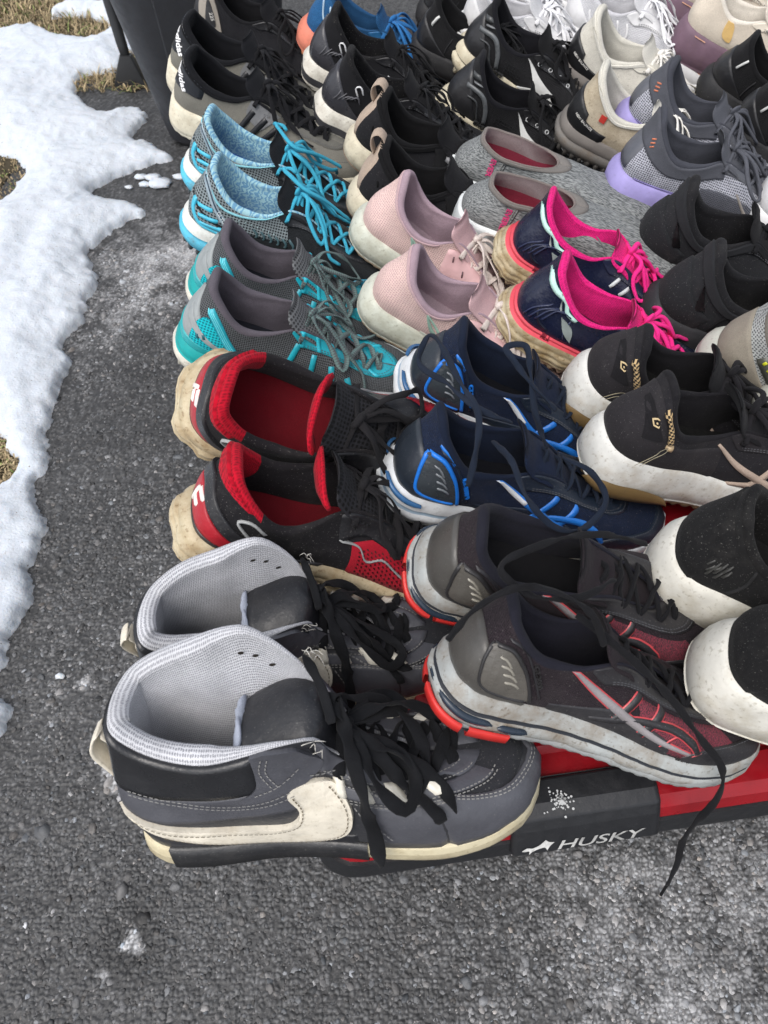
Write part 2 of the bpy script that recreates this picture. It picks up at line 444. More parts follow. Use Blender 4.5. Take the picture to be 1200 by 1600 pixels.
    # ---- overlays on the upper
    def band(s, name, t0, t1, vlo, vhi, mat, h=.0009, nt=None, nv=8):
        nt = nt or max(6, int(abs(t1 - t0) * 70)); t = np.linspace(t0, t1, nt)
        lo = np.array([vlo(a) if callable(vlo) else vlo for a in t]); hi = np.array([vhi(a) if callable(vhi) else vhi for a in t])
        hi = np.maximum(hi, lo + .002)
        V = []; rows = nv + 2
        tt = []; vv = []; hh = []
        for i in range(nt):
            for k in range(rows):
                f = 0 if k == 0 else 1 if k == rows - 1 else (k - 1) / (nv - 1)
                tt.append(t[i]); vv.append(lo[i] + (hi[i] - lo[i]) * f)
                edge = k in (0, rows - 1)
                hh.append(-.0006 if edge else h)
        tt = np.array(tt); vv = np.clip(np.array(vv), 0, 1); hh = np.array(hh)
        hh[:rows] = np.minimum(hh[:rows], -.0003); hh[-rows:] = np.minimum(hh[-rows:], -.0003)
        P = s.S(tt, vv); P2 = P + s.nrm(tt, vv) * hh[:, None]
        return s.put(name, P2, grid_faces(nt, rows), mat, s.uvs(P, tt))
    def inv(s, ab, mode='xz', side=-1):
        key = (mode, side)
        if key not in s._inv:
            if mode == 'yz': t = np.linspace(-.30, .30, 61); v = np.linspace(.0, 1, 31)
            else: t = side * np.linspace(.01, .99, 110); v = np.linspace(.0, 1, 31)
            tt, vv = np.meshgrid(t, v, indexing='ij'); tt = tt.ravel(); vv = vv.ravel(); s._inv[key] = (tt, vv, s.S(tt, vv))
        tt, vv, P = s._inv[key]; ax = {'xz': (0, 2), 'yz': (1, 2), 'xy': (0, 1)}[mode]
        ab = np.asarray(ab, float); G = P[:, ax]
        t = np.empty(len(ab)); v = np.empty(len(ab))
        for i in range(0, len(ab), 400):
            d = ((ab[i:i+400, None, :] - G[None]) ** 2).sum(2); k = d.argmin(1); t[i:i+400] = tt[k]; v[i:i+400] = vv[k]
        t0 = t.copy(); v0 = v.copy()
        for _ in range(3):
            p = s.S(t, v)[:, ax]; e = 1e-3
            jt = (s.S(t + e, v)[:, ax] - p) / e; jv = (s.S(t, v + e)[:, ax] - p) / e; r = ab - p
            det = jt[:, 0] * jv[:, 1] - jt[:, 1] * jv[:, 0]; det = np.where(np.abs(det) < 1e-7, 1e-7, det)
            dt = (r[:, 0] * jv[:, 1] - r[:, 1] * jv[:, 0]) / det; dv = (jt[:, 0] * r[:, 1] - jt[:, 1] * r[:, 0]) / det
            t = np.clip(t + np.clip(dt, -.02, .02), t0 - .03, t0 + .03); v = np.clip(np.clip(v + np.clip(dv, -.05, .05), v0 - .08, v0 + .08), 0, 1)
        return t, v
    def _patch(s, name, V2, F, mat, mode, side, h, parent=None, cell=.006):
        bm = bmesh.new(); vs = [bm.verts.new((a, b, 0)) for a, b in V2]
        for f in F:
            try: bm.faces.new([vs[i] for i in f])
            except ValueError: pass
        bmesh.ops.triangulate(bm, faces=bm.faces[:])
        V2 = np.asarray(V2); lo = V2.min(0); hi = V2.max(0)
        for ax in (0, 1):
            k = int((hi[ax] - lo[ax]) / cell)
            for i in range(1, k + 1):
                co = Vector((0, 0, 0)); co[ax] = lo[ax] + (hi[ax] - lo[ax]) * i / (k + 1); no = Vector((0, 0, 0)); no[ax] = 1
                bmesh.ops.bisect_plane(bm, geom=bm.verts[:] + bm.edges[:] + bm.faces[:], plane_co=co, plane_no=no)
        bmesh.ops.remove_doubles(bm, verts=bm.verts[:], dist=1e-6)
        bm.verts.ensure_lookup_table(); bm.verts.index_update()
        ab = np.array([(v.co.x, v.co.y) for v in bm.verts])
        F2 = [tuple(v.index for v in f.verts) for f in bm.faces]
        be = [tuple(v.index for v in e.verts) for e in bm.edges if len(e.link_faces) == 1]
        bm.free()
        t, v = s.inv(ab, mode, side); P = s.S(t, v); nn = s.nrm(t, v)
        n0 = len(P); V = np.vstack([P + nn * h, P - nn * .0005])
        F2 += [(a, b, b + n0, a + n0) for a, b in be]
        used = sorted({i for f in F2 for i in f}); mp = {u: i for i, u in enumerate(used)}
        F2 = [tuple(mp[i] for i in f) for f in F2]; V = V[used]
        tu = np.concatenate([t, t])[used]
        return s.put(name, V, F2, mat, s.uvs(V, tu), smooth=False, parent=parent)
    def poly(s, name, pts, mat, mode='xz', side=-1, h=.0010, sm=6, parent=None):
        P = smooth_poly([(p[0] * 1e-3, p[1] * 1e-3) + tuple(p[2:]) for p in pts], sm)
        return s._patch(name, [tuple(p) for p in P], [tuple(range(len(P)))], mat, mode, side, h, parent)
    def text(s, st, org, size, ang, mat, mode='xz', side=-1, h=.0010, shear=0, bold=0, sx=1.0, parent=None, name='lettering'):
        V, F = text_mesh(st, shear, bold); c, d = math.cos(R(ang)), math.sin(R(ang)); k = size * 1e-3
        V2 = [((org[0] * 1e-3 + (x * sx * c - y * d) * k), (org[1] * 1e-3 + (x * sx * d + y * c) * k)) for x, y in V]
        if mode == 'yz': V2 = [(org[0] * 2e-3 - a, b) for a, b in V2]
        return s._patch(name, V2, F, mat, mode, side, h, parent, .008)
    def stroke(s, name, pts, w, mat, mode='xz', side=-1, h=.0010, n=None, parent=None):
        """line of width w (mm, one value or one per point) laid on the upper"""
        P = np.asarray(pts, float) * 1e-3; ws = np.asarray(w if np.ndim(w) else [w] * len(P), float) * 1e-3
        L = np.concatenate([[0], np.cumsum(np.linalg.norm(np.diff(P, axis=0), axis=1))])
        n = n or max(5, int(L[-1] / .003)); l = np.linspace(0, L[-1], n)
        Q = herm(np.column_stack([L, P]), l) if len(P) > 2 else np.column_stack([np.interp(l, L, P[:, i]) for i in (0, 1)])
        W = np.interp(l, L, ws); tg = np.gradient(Q, axis=0); tg /= np.linalg.norm(tg, axis=1)[:, None] + 1e-12; nn = np.column_stack([-tg[:, 1], tg[:, 0]])
        rows = [Q + nn * (W * k)[:, None] for k in (-.5, -.5, 0, .5, .5)]
        A = np.stack(rows, 1); ab = A.reshape(-1, 2); t, v = s.inv(ab, mode, side)
        hh = np.tile([-.0005, h, h * 1.1, h, -.0005], n); hh[:5] = -.0004; hh[-5:] = -.0004
        P3 = s.S(t, v) + s.nrm(t, v) * hh[:, None]
        return s.put(name, P3, grid_faces(n, 5), mat, s.uvs(P3, t), parent=parent)
    def stitch(s, lines, mat, side=-1, mode='xz', step=3.4, h=.0034):
        V = []; F = []
        for pts in lines:
            P = np.asarray(pts, float) * 1e-3; L = np.concatenate([[0], np.cumsum(np.linalg.norm(np.diff(P, axis=0), axis=1))])
            n = max(2, int(L[-1] * 1e3 / step)); l = np.linspace(0, L[-1], n * 3)
            K = np.column_stack([L, P]); Q = herm(K, l) if len(P) > 2 else np.column_stack([np.interp(l, L, P[:, i]) for i in (0, 1)])
            tg = np.gradient(Q, axis=0); tg /= np.linalg.norm(tg, axis=1)[:, None] + 1e-12; nn = np.column_stack([-tg[:, 1], tg[:, 0]]) * .00038
            ab = np.vstack([Q - nn, Q + nn]); t, v = s.inv(ab, mode, side); P3 = s.S(t, v) + s.nrm(t, v) * h
            m = len(Q); b = len(V); V += P3.tolist()
            for i in range(0, m - 1):
                if i % 3 != 2: F.append((b + i, b + i + 1, b + m + i + 1, b + m + i))
        o = s.put('stitching', V, F, mat, [(v[0], v[2]) for v in V]); o['kind'] = 'stuff'; return o
    def stitch_tv(s, lines, mat, step=.0034, h=.0024):
        V = []; F = []
        for t0, t1, vf in lines:
            tt = np.linspace(t0, t1, 160); vv = np.array([vf(a) if callable(vf) else vf for a in tt]); P = s.S(tt, vv)
            L = np.concatenate([[0], np.cumsum(np.linalg.norm(np.diff(P, axis=0), axis=1))]); n = int(L[-1] / step)
            if n < 2: continue
            l = (np.arange(n)[:, None] * step + np.array([0, .62 * step])[None]).ravel(); tq = np.interp(l, L, tt); vq = np.interp(l, L, vv)
            P = s.S(tq, vq); N_ = s.nrm(tq, vq); d = np.gradient(P, axis=0); d /= np.linalg.norm(d, axis=1)[:, None] + 1e-12; w = np.cross(N_, d) * .00036
            P = P + N_ * h; b = len(V); V += np.stack([P - w, P + w], 1).reshape(-1, 3).tolist()
            for i in range(0, 2 * n, 2): F.append((b + 2*i, b + 2*i + 1, b + 2*i + 3, b + 2*i + 2))
        if not F: return
        o = s.put('stitching', V, F, mat, [(v[0], v[2]) for v in V]); o['kind'] = 'stuff'; return o
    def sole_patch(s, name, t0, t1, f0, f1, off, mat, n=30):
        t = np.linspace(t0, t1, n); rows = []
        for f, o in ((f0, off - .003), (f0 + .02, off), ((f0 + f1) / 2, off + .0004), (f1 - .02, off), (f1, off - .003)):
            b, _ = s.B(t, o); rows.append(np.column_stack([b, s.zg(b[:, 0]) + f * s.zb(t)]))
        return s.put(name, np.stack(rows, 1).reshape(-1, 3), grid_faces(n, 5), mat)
    def print_insole(s, st, x, size, mat):
        V, F = text_mesh(st); k = size * 1e-3; q = np.array([x * 1e-3]); z = s.I[:, 2].mean()
        bx = np.abs(s.I[:, 0] - q).argmin(); z0 = s.I[bx, 2] + .0015
        VV = [(x * 1e-3 - b * k, (a * k - .022), z0) for a, b in V]; n = len(VV)
        s.put('insole_print', VV, F, mat, smooth=False)
    # ---- laces
    def floor(s, P, gap=.0022):
        P = np.array(P, float); C = s.cloud if not hasattr(s, 'tcloud') else np.vstack([s.cloud, s.tcloud])
        for i in range(len(P)):
            d = ((C[:, :2] - P[i, :2]) ** 2).sum(1); k = d < .009 ** 2
            if k.any(): P[i, 2] = max(P[i, 2], C[k, 2].max() + gap)
        return P
    def laces(s, mat, n=6, q0=.50, q1=.92, w=.006, h=.0014, v=.84, bow=True, name='laces', loose=0, eyelet=None, style='x', skip=0):
        A = Acc(); rg = s.rng
        qs = np.linspace(q1, q0, n); E = {}
        for sd in (-1, 1):
            t = sd * qs; vv = np.full(n, v); P = s.S(t, vv); N_ = s.nrm(t, vv); E[sd] = (P, N_)
        def seg(a, an, b, bn, lift=.004):
            mid = (a + b) / 2; mid = mid + np.array([0, 0, 1.]) * lift
            zc = s.tcloud[np.abs(s.tcloud[:, 0] - mid[0]) < .006] if hasattr(s, 'tcloud') else []
            if len(zc): mid[2] = max(mid[2], zc[:, 2].max() + h * .8 + lift * .4)
            p = [a - an * .001, a + an * .0018 + (b - a) * .07, a * .72 + b * .28 + an * .002 + (0, 0, lift * .8), mid, a * .28 + b * .72 + bn * .002 + (0, 0, lift * .8), b + bn * .0018 + (a - b) * .07, b - bn * .001]
            A.add(*sweep(p, w, h, n=16))
        seg(E[-1][0][0], E[-1][1][0], E[1][0][0], E[1][1][0], .002)
        for i in range(n - 1):
            if i < skip: continue
            l = .003 + rg.uniform(0, .003)
            if style == 'x':
                seg(E[-1][0][i], E[-1][1][i], E[1][0][i+1], E[1][1][i+1], l); seg(E[1][0][i], E[1][1][i], E[-1][0][i+1], E[-1][1][i+1], l + .002)
            else: seg(E[-1][0][i+1], E[-1][1][i+1], E[1][0][i+1], E[1][1][i+1], l)
        K = (E[-1][0][-1] + E[1][0][-1]) / 2 + np.array([.006, 0, .010])
        if hasattr(s, 'tcloud'):
            zc = s.tcloud[np.abs(s.tcloud[:, 0] - K[0]) < .006]
            if len(zc): K[2] = max(K[2], zc[:, 2].max() + .004)
        if bow:
            for sd in (-1, 1): A.add(*sweep([E[sd][0][-1], E[sd][0][-1] + E[sd][1][-1] * .004, (E[sd][0][-1] + K) / 2 + (0, 0, .003), K], w, h, n=10))
            A.add(*sweep([K + (-.003, -.006, 0), K + (0, 0, .003), K + (.003, .006, 0)], w * 1.1, h * 3.5, n=6))
            j = lambda a: rg.uniform(-a, a)
            for sd in (-1, 1):
                l = rg.uniform(.75, 1.25); f = rg.uniform(-.012, .012)
                P = [K, K + (.008, sd * .015 * l, .003), K + (.024 + f, sd * .034 * l, -.012), K + (.042 + f, sd * .042 * l, -.028), K + (.050 + f, sd * .028 * l, -.026), K + (.026, sd * .010, -.006), K]
                P = np.array(P) + np.array([(0, 0, 0)] + [(j(.004), j(.004), j(.002)) for _ in range(5)] + [(0, 0, 0)])
                A.add(*sweep(s.floor(path(P, 26)), w, h, n=34))
                P = [K, K + (.012, sd * .010, .002), K + (.036 + j(.01), sd * .022 + j(.01), -.016), K + (.058 + j(.01), sd * .032 + j(.012), -.034), K + (.072 + j(.01), sd * .048 + j(.01), -.05)]
                A.add(*sweep(s.floor(path(P, 22)), w, h, n=26))
        V = s.warp(A.V); o = mk(name, V, A.F, mat, s.root, A.U)
        if eyelet:
            e = Acc()
            for sd in (-1, 1):
                P, N_ = E[sd]
                for i in range(n):
                    a = N_[i]; u = np.cross(a, [1, 0, 0]); u /= np.linalg.norm(u); w_ = np.cross(a, u); Vv = []; Ff = []
                    for r_, hh in ((.0034, .0004), (.0030, .0016), (.0019, .0014), (.0018, .0002)):
                        for k in range(8):
                            an = k * math.pi / 4; Vv.append(P[i] + a * hh + (u * math.cos(an) + w_ * math.sin(an)) * r_)
                    for rr in range(3):
                        for k in range(8): Ff.append((rr*8+k, rr*8+(k+1) % 8, rr*8+8+(k+1) % 8, rr*8+8+k))
                    e.add(Vv, Ff)
            mk('eyelets', s.warp(e.V), e.F, eyelet, s.root, e.U)
        s.K = K; s.E = E
        return o
    def cord(s, name, P, w, h, mat, up=(0, 0, 1), n=None, parent=None):
        V, F, U = sweep(P, w, h, up, n); return mk(name, s.warp(V), F, mat, parent or s.root, U)

LV = dict(
 run=[(0, -.004), (.05, .0005), (.22, .003), (.36, .0035), (.44, .0022), (.50, .0010), (.56, .0022), (.72, .0020), (.88, .0008), (.97, -.0005), (1.0, -.003), (.97, -.006)],
 fat=[(0, -.004), (.05, .001), (.12, .0028), (.145, .0016), (.18, .0030), (.45, .0036), (.68, .0030), (.86, .0014), (.96, .0002), (1.0, -.002), (.98, -.006)],
 flat=[(0, -.002), (.04, .0006), (.20, .0014), (.50, .0014), (.84, .0012), (.95, .0008), (1.0, -.001), (.97, -.005)],
 groove=[(0, -.004), (.05, .001), (.16, .004), (.22, .0055), (.25, .0040), (.30, .0058), (.42, .0060), (.45, .0043), (.50, .0055), (.62, .0050), (.65, .0032), (.70, .0042), (.85, .0025), (.96, .0005), (1.0, -.002), (.97, -.006)])
# ------------------------------------------------------------------ the kinds of shoe
BLK = '#1c1c1f'
def runner_base(s, up, coll, ins, tong, mid, outs, lv='run', bands=None, lug=.0015, pads=None, tng={}, outsole=True, tmod=None):
    s.upper(up); s.collar(coll, pads); s.insole(ins); s.tongue(tong, **tng)
    L = LV[lv]; s.sole(L, bands or [(0, len(L) - 1, mid, 'midsole')], tmod=tmod)
    if outsole: s.outsole(outs, lug=lug)

def eyestay(s, mat, q0=.40, q1=1.0, w=.20, h=.0012, name='eyestay'):
    f = lambda a: 1 - w * min(1, max(0, (abs(a) - q0) / .06) + .1)
    s.band(name, -q0, -q1, f, .995, mat, h); s.band(name, q0, q1, f, .995, mat, h)
    th = M('fabric', '#5f6064'); s.stitch_tv([(sd * (q0 + .08), sd * q1, lambda a, k=k: f(a) + k) for sd in (-1, 1) for k in (.025, .06)], th, h=h + .0004)
def counter(s, mat, q=.26, top=.62, h=.0012, lo=.0, name='heel_counter'):
    s.band(name, -q, q, lo, lambda a: lo + .02 + (top - lo) * max(0, 1 - (abs(a) / q) ** 3), mat, h)
def toecap(s, mat, q0=.72, top=.42, h=.0010, name='toe_guard'):
    s.band(name, q0, 2 - q0, 0, lambda a: .03 + top * max(0, 1 - (abs(a - 1) / (1 - q0)) ** 4), mat, h)
    s.stitch_tv([(q0 + .03, 1.97 - q0, lambda a: .0 + top * max(0, 1 - (abs(a - 1) / (1 - q0)) ** 4))], M('fabric', '#5f6064'), h=h + .0004)

def stripes(s, mat, dx=0, dz=0, k=1.0, edge=None, main=None, h=.0012, w=5):
    """two long crossing curves with two bars, on the near side"""
    P = lambda L: [(118 + (x - 118) * k + dx, 50 + (z - 50) * k + dz) for x, z in L]
    a = P([(84, 73), (110, 60), (140, 47), (172, 38), (206, 33)])
    b = P([(206, 58), (184, 44), (160, 38), (136, 37)])
    b = P([(112, 36), (132, 40), (158, 48), (182, 50), (200, 44), (212, 34)])
    c = P([(150, 66), (140, 52), (130, 36)]); d = P([(172, 62), (164, 48), (157, 33)])
    LL = ((a, [2.5, w, w * 1.25, w, 2.5]), (b, [3, w, w, w, w, 3]), (c, w), (d, w))
    if edge:
        for i, (L, ww) in enumerate(LL): s.stroke('logo_outline', L, [q + 2.0 for q in ww] if isinstance(ww, list) else ww + 2.0, edge, h=h - .0005 + i * .00004)
    for i, (L, ww) in enumerate(LL[::-1]): s.stroke('logo_stripe', L, ww, main if (main and L is a) else mat, h=h + i * .00006)

def gel_runner(s, c):
    """stability runner: layered sole with gel windows, heel cage, crossed stripes"""
    up = M('knit', c['up'], c.get('up2'), dust=c.get('dust', .2)); syn = M('leather', c['syn'], rough=.45, dust=.25)
    sole = M('foam', c['sole'], dirt=c.get('dirt', .4)); acc = M('gloss', c['gel'])
    runner_base(s, up, M('fabric', c['lin']), M('fabric', c['ins']), M('knit', c['up']), sole, M('rubber', '#8f9292', dirt=.3),
        bands=[(0, 4, sole, 'midsole'), (4, 6, M('foam', c['sole2']), 'midsole_groove'), (6, 11, sole, 'midsole_rim')], lug=.0, tmod=lambda t, f: .0005 * np.sin(t * 47) * (f < .4) + .0003 * np.sin(t * 90) * (f > .1))
    if c.get('red'):
        rp = M('rubber', c['outs'], rough=.45)
        for t0, t1 in ((-.17, -.02), (-.30, -.19), (.0, .2)):
            t = np.linspace(t0, t1, 14); rows = []
            for f, o in ((-.14, .000), (-.13, .0040), (.02, .0048), (.10, .0048), (.11, .003)):
                b, n = s.B(t, o * (1 + .6 * np.clip(1 - abs(t) / .3, 0, 1))); rows.append(np.column_stack([b, s.zg(b[:, 0]) + f * s.zb(t)]))
            s.put('outsole_pad', np.stack(rows, 1).reshape(-1, 3), grid_faces(14, 5), rp)
    # gel windows let into the heel part of the sole
    for t0, t1, f0, f1 in ((-.24, -.05, .26, .44), (-.33, -.255, .24, .40), (.05, .24, .26, .44), (-.045, .045, .27, .40)) if c.get('red') else ((-.20, -.03, .74, .88), (.03, .20, .74, .88)):
        t = np.linspace(t0, t1, 16); rows = []
        for f, o in ((f0, .0030), (f0 + .01, .0056), ((f0 + f1) / 2, .0066), (f1 - .01, .0056), (f1, .0030)):
            u = np.linspace(-1, 1, 16); ff = (f0 + f1) / 2 + (f - (f0 + f1) / 2) * np.sqrt(np.clip(1 - u ** 4, .02, 1))
            b, n = s.B(t, o + .0013 * (1 - u * u)); z = s.zg(b[:, 0]) + ff * s.zb(t); rows.append(np.column_stack([b, z]))
        A = np.stack(rows, 1); s.put('gel_window', A.reshape(-1, 3), grid_faces(16, 5), acc)
    # heel cage
    cg = M('plastic', c['cage'], rough=.35, dust=.2)
    s.band('heel_counter', -.30, .30, .0, lambda a: .03 + .66 * max(0, 1 - (abs(a) / .30) ** 2.4), cg, .0016)
    ln = M('plastic', c['line'], rough=.4)
    s.poly('cage_window', [(17, 79), (29, 81), (42, 70), (58, 46), (56, 41, 1), (21, 41, 1), (15.5, 58)], M('plastic', c['win'], rough=.3, dust=.2), h=.0026)
    for k in range(4): s.stroke('cage_slot', [(21 + k * 3.0, 73 - k * 6.0), (28 + k * 4.0, 73 - k * 6.0), (36 + k * 4.0, 65 - k * 5.0)], 1.6, M('gloss', c['slot']), h=.0034)
    fw = c.get('fw', 2.0)
    s.stroke('cage_frame', [(17, 80), (29, 81), (42, 70), (54, 52), (61, 38)], fw * 1.3, ln, h=.0033)
    s.stroke('cage_frame', [(17, 80), (15, 62), (19, 46), (36, 41.5), (58, 41)], fw, ln, h=.0034)
    s.stroke('cage_frame', [(24, 88), (36, 85), (47, 73), (57, 58), (68, 42)], fw * .7, M('leather', c['syn'], rough=.4), h=.0022)
    eyestay(s, syn, .42, 1.0, .30)
    toecap(s, syn, .74, .35)
    s.band('side_panel', -.34, -.72, 0, lambda a: .22 + .12 * math.sin(a * 9), syn, .0008)
    s.band('side_panel', .34, .72, 0, .25, syn, .0008)
    stripes(s, syn if not c.get('stripe') else M('leather', c['stripe'], rough=.4), edge=M('plastic', c['edge']) if c.get('edge') else None, main=M('plastic', c['main'], rough=.3) if c.get('main') else None, w=5.5)
    s.text(c['word'], (50, 70), 6, -58, M('plastic', c['line']), h=.0024, bold=.01)
    s.laces(M('lace', c['lace']), 6, .50, .93, .0042, .0026, bow=False)

def t_asics_red(s):
    gel_runner(s, dict(up='#2b2429', up2='#120e11', syn='#2a292c', sole='#a3a7a6', sole2='#2a2d33', gel='#27313d', lin='#20202a', ins='#18181b', outs='#c9302c', cage='#4b4946', line='#2c2b2c', win='#57544f', slot='#8c887e', edge='#c5484e', main='#8d888a', word='GT-2000', lace='#131316', dirt=.6, red=1))
    for pts in ([(176, 30), (186, 46), (196, 52)], [(204, 30), (214, 40)]): s.stroke('accent_line', pts, 1.2, M('plastic', '#c5484e'), h=.0011)
    s.band('toe_mesh', -.60, -.90, .06, .62, M('ripple', '#3a2228', '#7a2c3c', scale=2.2), .0005)
    s.text('FlyteFoam', (196, 23.5), 5, -6, M('plastic', '#333333'), h=.0016)

def t_asics_navy(s):
    gel_runner(s, dict(up='#16223a', up2='#0a0f1d', syn='#1c2634', sole='#d3d7da', sole2='#8fa3b4', gel='#35608c', lin='#141d30', ins='#101219', outs='#15181c', cage='#252b33', line='#1d6fcb', win='#353b40', slot='#70757a', fw=2.4, stripe='#1f6fc6', word='GT-2000 9', lace='#18202e', dirt=.18))
    s.stroke('accent_stripe', [(84, 73.5), (104, 62), (124, 53)], [2, 4.5, 4], M('gloss', '#d9dde0'), h=.0020)
    s.stroke('accent_line', [(22, 91), (32, 88), (40, 80)], 2.6, M('plastic', '#1f6fc6'), h=.0012)

def t_fila_red(s):
    blk = M('fabric', '#1d1c1f', dust=.35); red = M('knit', '#b30d26', '#6c0716', scale=1.7); sole = M('foam', '#c9bda0', dirt=.62, dcol='#8a6c42')
    rp = M('leather', '#a51b29', rough=.5, dust=.15)
    runner_base(s, blk, M('fabric', '#201e21', dust=.3), M('fabric', '#6a101b'), M('honey', '#26262a', '#0c0c0d', scale=1.1), sole, M('rubber', '#a89a7c', dirt=.6), 'groove',
        pads=[(-.20, .20, red, 'heel_padding', 12, 0)], tng=dict(lining=red), lug=.002,
        tmod=lambda t, f: .0016 * np.tanh(6 * np.sin(t * 60)) * (.15 < f < .7))
    # red padding rolled over the back of the collar
    s.band('heel_padding', -.17, .17, lambda a: .80 + 1.2 * abs(a), 1.0, red, .0028)
    s.band('sole_rand', -.44, .44, .0, lambda a: .10, M('leather', '#2a2a2d'), .0022)
    s.band('heel_band', -.27, .27, lambda a: .11, lambda a: .50 - 1.1 * abs(a), rp, .0018)
    s.band('heel_strap', -.30, .30, lambda a: .53 - 1.0 * abs(a), lambda a: .72 - 1.0 * abs(a), M('leather', '#232326', dust=.5), .0030)
    # letter F on the heel, on the near quarter
    for pts in ([(2, 47), (1, 66)], [(2, 65), (-16, 65)], [(2, 56), (-13, 56)]): s.stroke('logo', pts, 3.6, M('leather', '#e4ddd6'), mode='yz', h=.0030)
    s.stroke('silver_piping', [(52, 66), (38, 74), (30, 70), (38, 60), (60, 48), (80, 41)], 1.8, M('leather', '#9ea0a0'), h=.0022)
    hole = M('leather', '#3a0a10')
    s.band('side_mesh', -.50, -.90, .03, lambda a: .62 - .25 * math.cos(abs(a) * 14) * .4, M('fabric', '#a3182a'), .0010)
    s.band('side_mesh', .46, .90, .03, .66, M('fabric', '#a3182a'), .0010)
    V = []; F = []
    cand = [(sd * (.515 + .0135 * i), .08 + .062 * j + (.031 if i % 2 else 0)) for i in range(28) for j in range(8) for sd in (-1, 1)]
    cand = [c for c in cand if .52 < abs(c[0]) < .885 and c[1] < .50]
    for t, v in cand:
        b = len(V); w = .0042
        tt = np.array([t - w, t + w * .2, t + w, t - w * .2]); vv = np.array([v - .011, v - .016, v + .011, v + .016])
        P = s.S(tt, vv) + s.nrm(tt, vv) * .0014; V += P.tolist(); F.append((b, b+1, b+2, b+3))
    o = s.put('mesh_holes', V, F, hole); o['kind'] = 'stuff'
    for sd in (-1, 1):
        s.band('eye_panel', sd * .46, sd * 1.0, lambda a: .60 + .07 * math.sin(abs(a) * 26), .99, M('leather', '#1d1d20', dust=.3), .0018)
        s.stroke('silver_piping', [(112, 60), (130, 58), (140, 48), (152, 52), (166, 46), (178, 40)], 1.2, M('leather', '#8b8d8e'), side=sd, h=.0026)
    s.laces(M('lace', '#1c1b1d'), 6, .50, .93, .0058, .0018, bow=True, v=.82)
    C = Acc()  # red lining showing behind the tongue
    t = s.tcloud
    s.cord('tongue_edge', [(.096, -.024 * s.wd, .086), (.090, -.019 * s.wd, .094), (.087, 0, .099), (.090, .019 * s.wd, .094), (.096, .024 * s.wd, .086)], .019, .005, red, (1, 0, 0))

def t_teal(s):
    gr = M('fabric', '#5d5860'); hon = M('honey', '#585b5e', '#222426', scale=.62); teal = M('leather', '#1f9fb0', rough=.35); slv = M('leather', '#8d9394', rough=.5)
    sole = M('foam', '#c9c6bb', dirt=.35)
    runner_base(s, hon, gr, M('fabric', '#20222a'), M('honey', '#6c6e70', '#3a3b3d'), sole, M('rubber', '#bcb8ab', dirt=.3), 'run',
        bands=[(0, 4, sole, 'midsole'), (4, 11, M('foam', '#179a9a', dirt=.15), 'midsole_rim')], lug=.003)
    s.band('heel_counter', -.27, .27, 0, lambda a: .88 - 2.2 * abs(a), slv, .0014)
    s.band('teal_cuff', -.34, .34, .02, lambda a: .20 - .1 * abs(a), M('leather', '#1b9fa4', rough=.4), .0026)
    s.poly('heel_window', [(14, 42), (16, 66), (26, 74), (38, 62), (48, 42)], M('honey', '#18b0bb', '#0d6f7c', scale=.8), h=.0022)
    s.stroke('heel_stripe', [(26, 84), (36, 72), (48, 56), (62, 40)], [7, 8, 8, 8], teal, h=.0024)
    for k in (-1.6, 0, 1.6): s.stroke('heel_line', [(26 + k * 1.5, 84), (36 + k * 1.5, 72), (48 + k * 1.5, 56), (62 + k * 1.5, 41)], .7, M('leather', '#6fd0da'), h=.0030)
    s.stroke('logo_mark', [(18, 58), (21, 50)], 2.6, M('leather', '#155560'), h=.0030); s.stroke('logo_mark', [(24, 59), (27, 51)], 2.6, M('leather', '#155560'), h=.0030)
    s.band('silver_edge', -.02, -.30, lambda a: .56 - 1.3 * abs(a), lambda a: .70 - 1.5 * abs(a), slv, .0028)
    eyestay(s, teal, .46, 1.0, .30); toecap(s, slv, .76, .4)
    for a, b in (((120, 70), (112, 36)), ((140, 64), (140, 34)), ((160, 58), (166, 32)), ((178, 52), (190, 32))): s.stroke('side_stripe', [a, b], 6, teal, h=.0014); s.stroke('side_stripe', [a, b], 6, teal, side=1, h=.0014)
    for k in range(5):
        for sd in (-1, 1):
            s.band('lace_loop', sd * (.50 + k * .09), sd * (.53 + k * .09), .70, 1.0, M('leather', '#29b0c4'), .0028, nt=5)
    s.laces(M('lace', '#4c5052', '#5f7472'), 6, .50, .93, .0058, .0022, v=.82)
    s.print_insole('COHESION', 96, 9, M('plastic', '#2e62a8'))

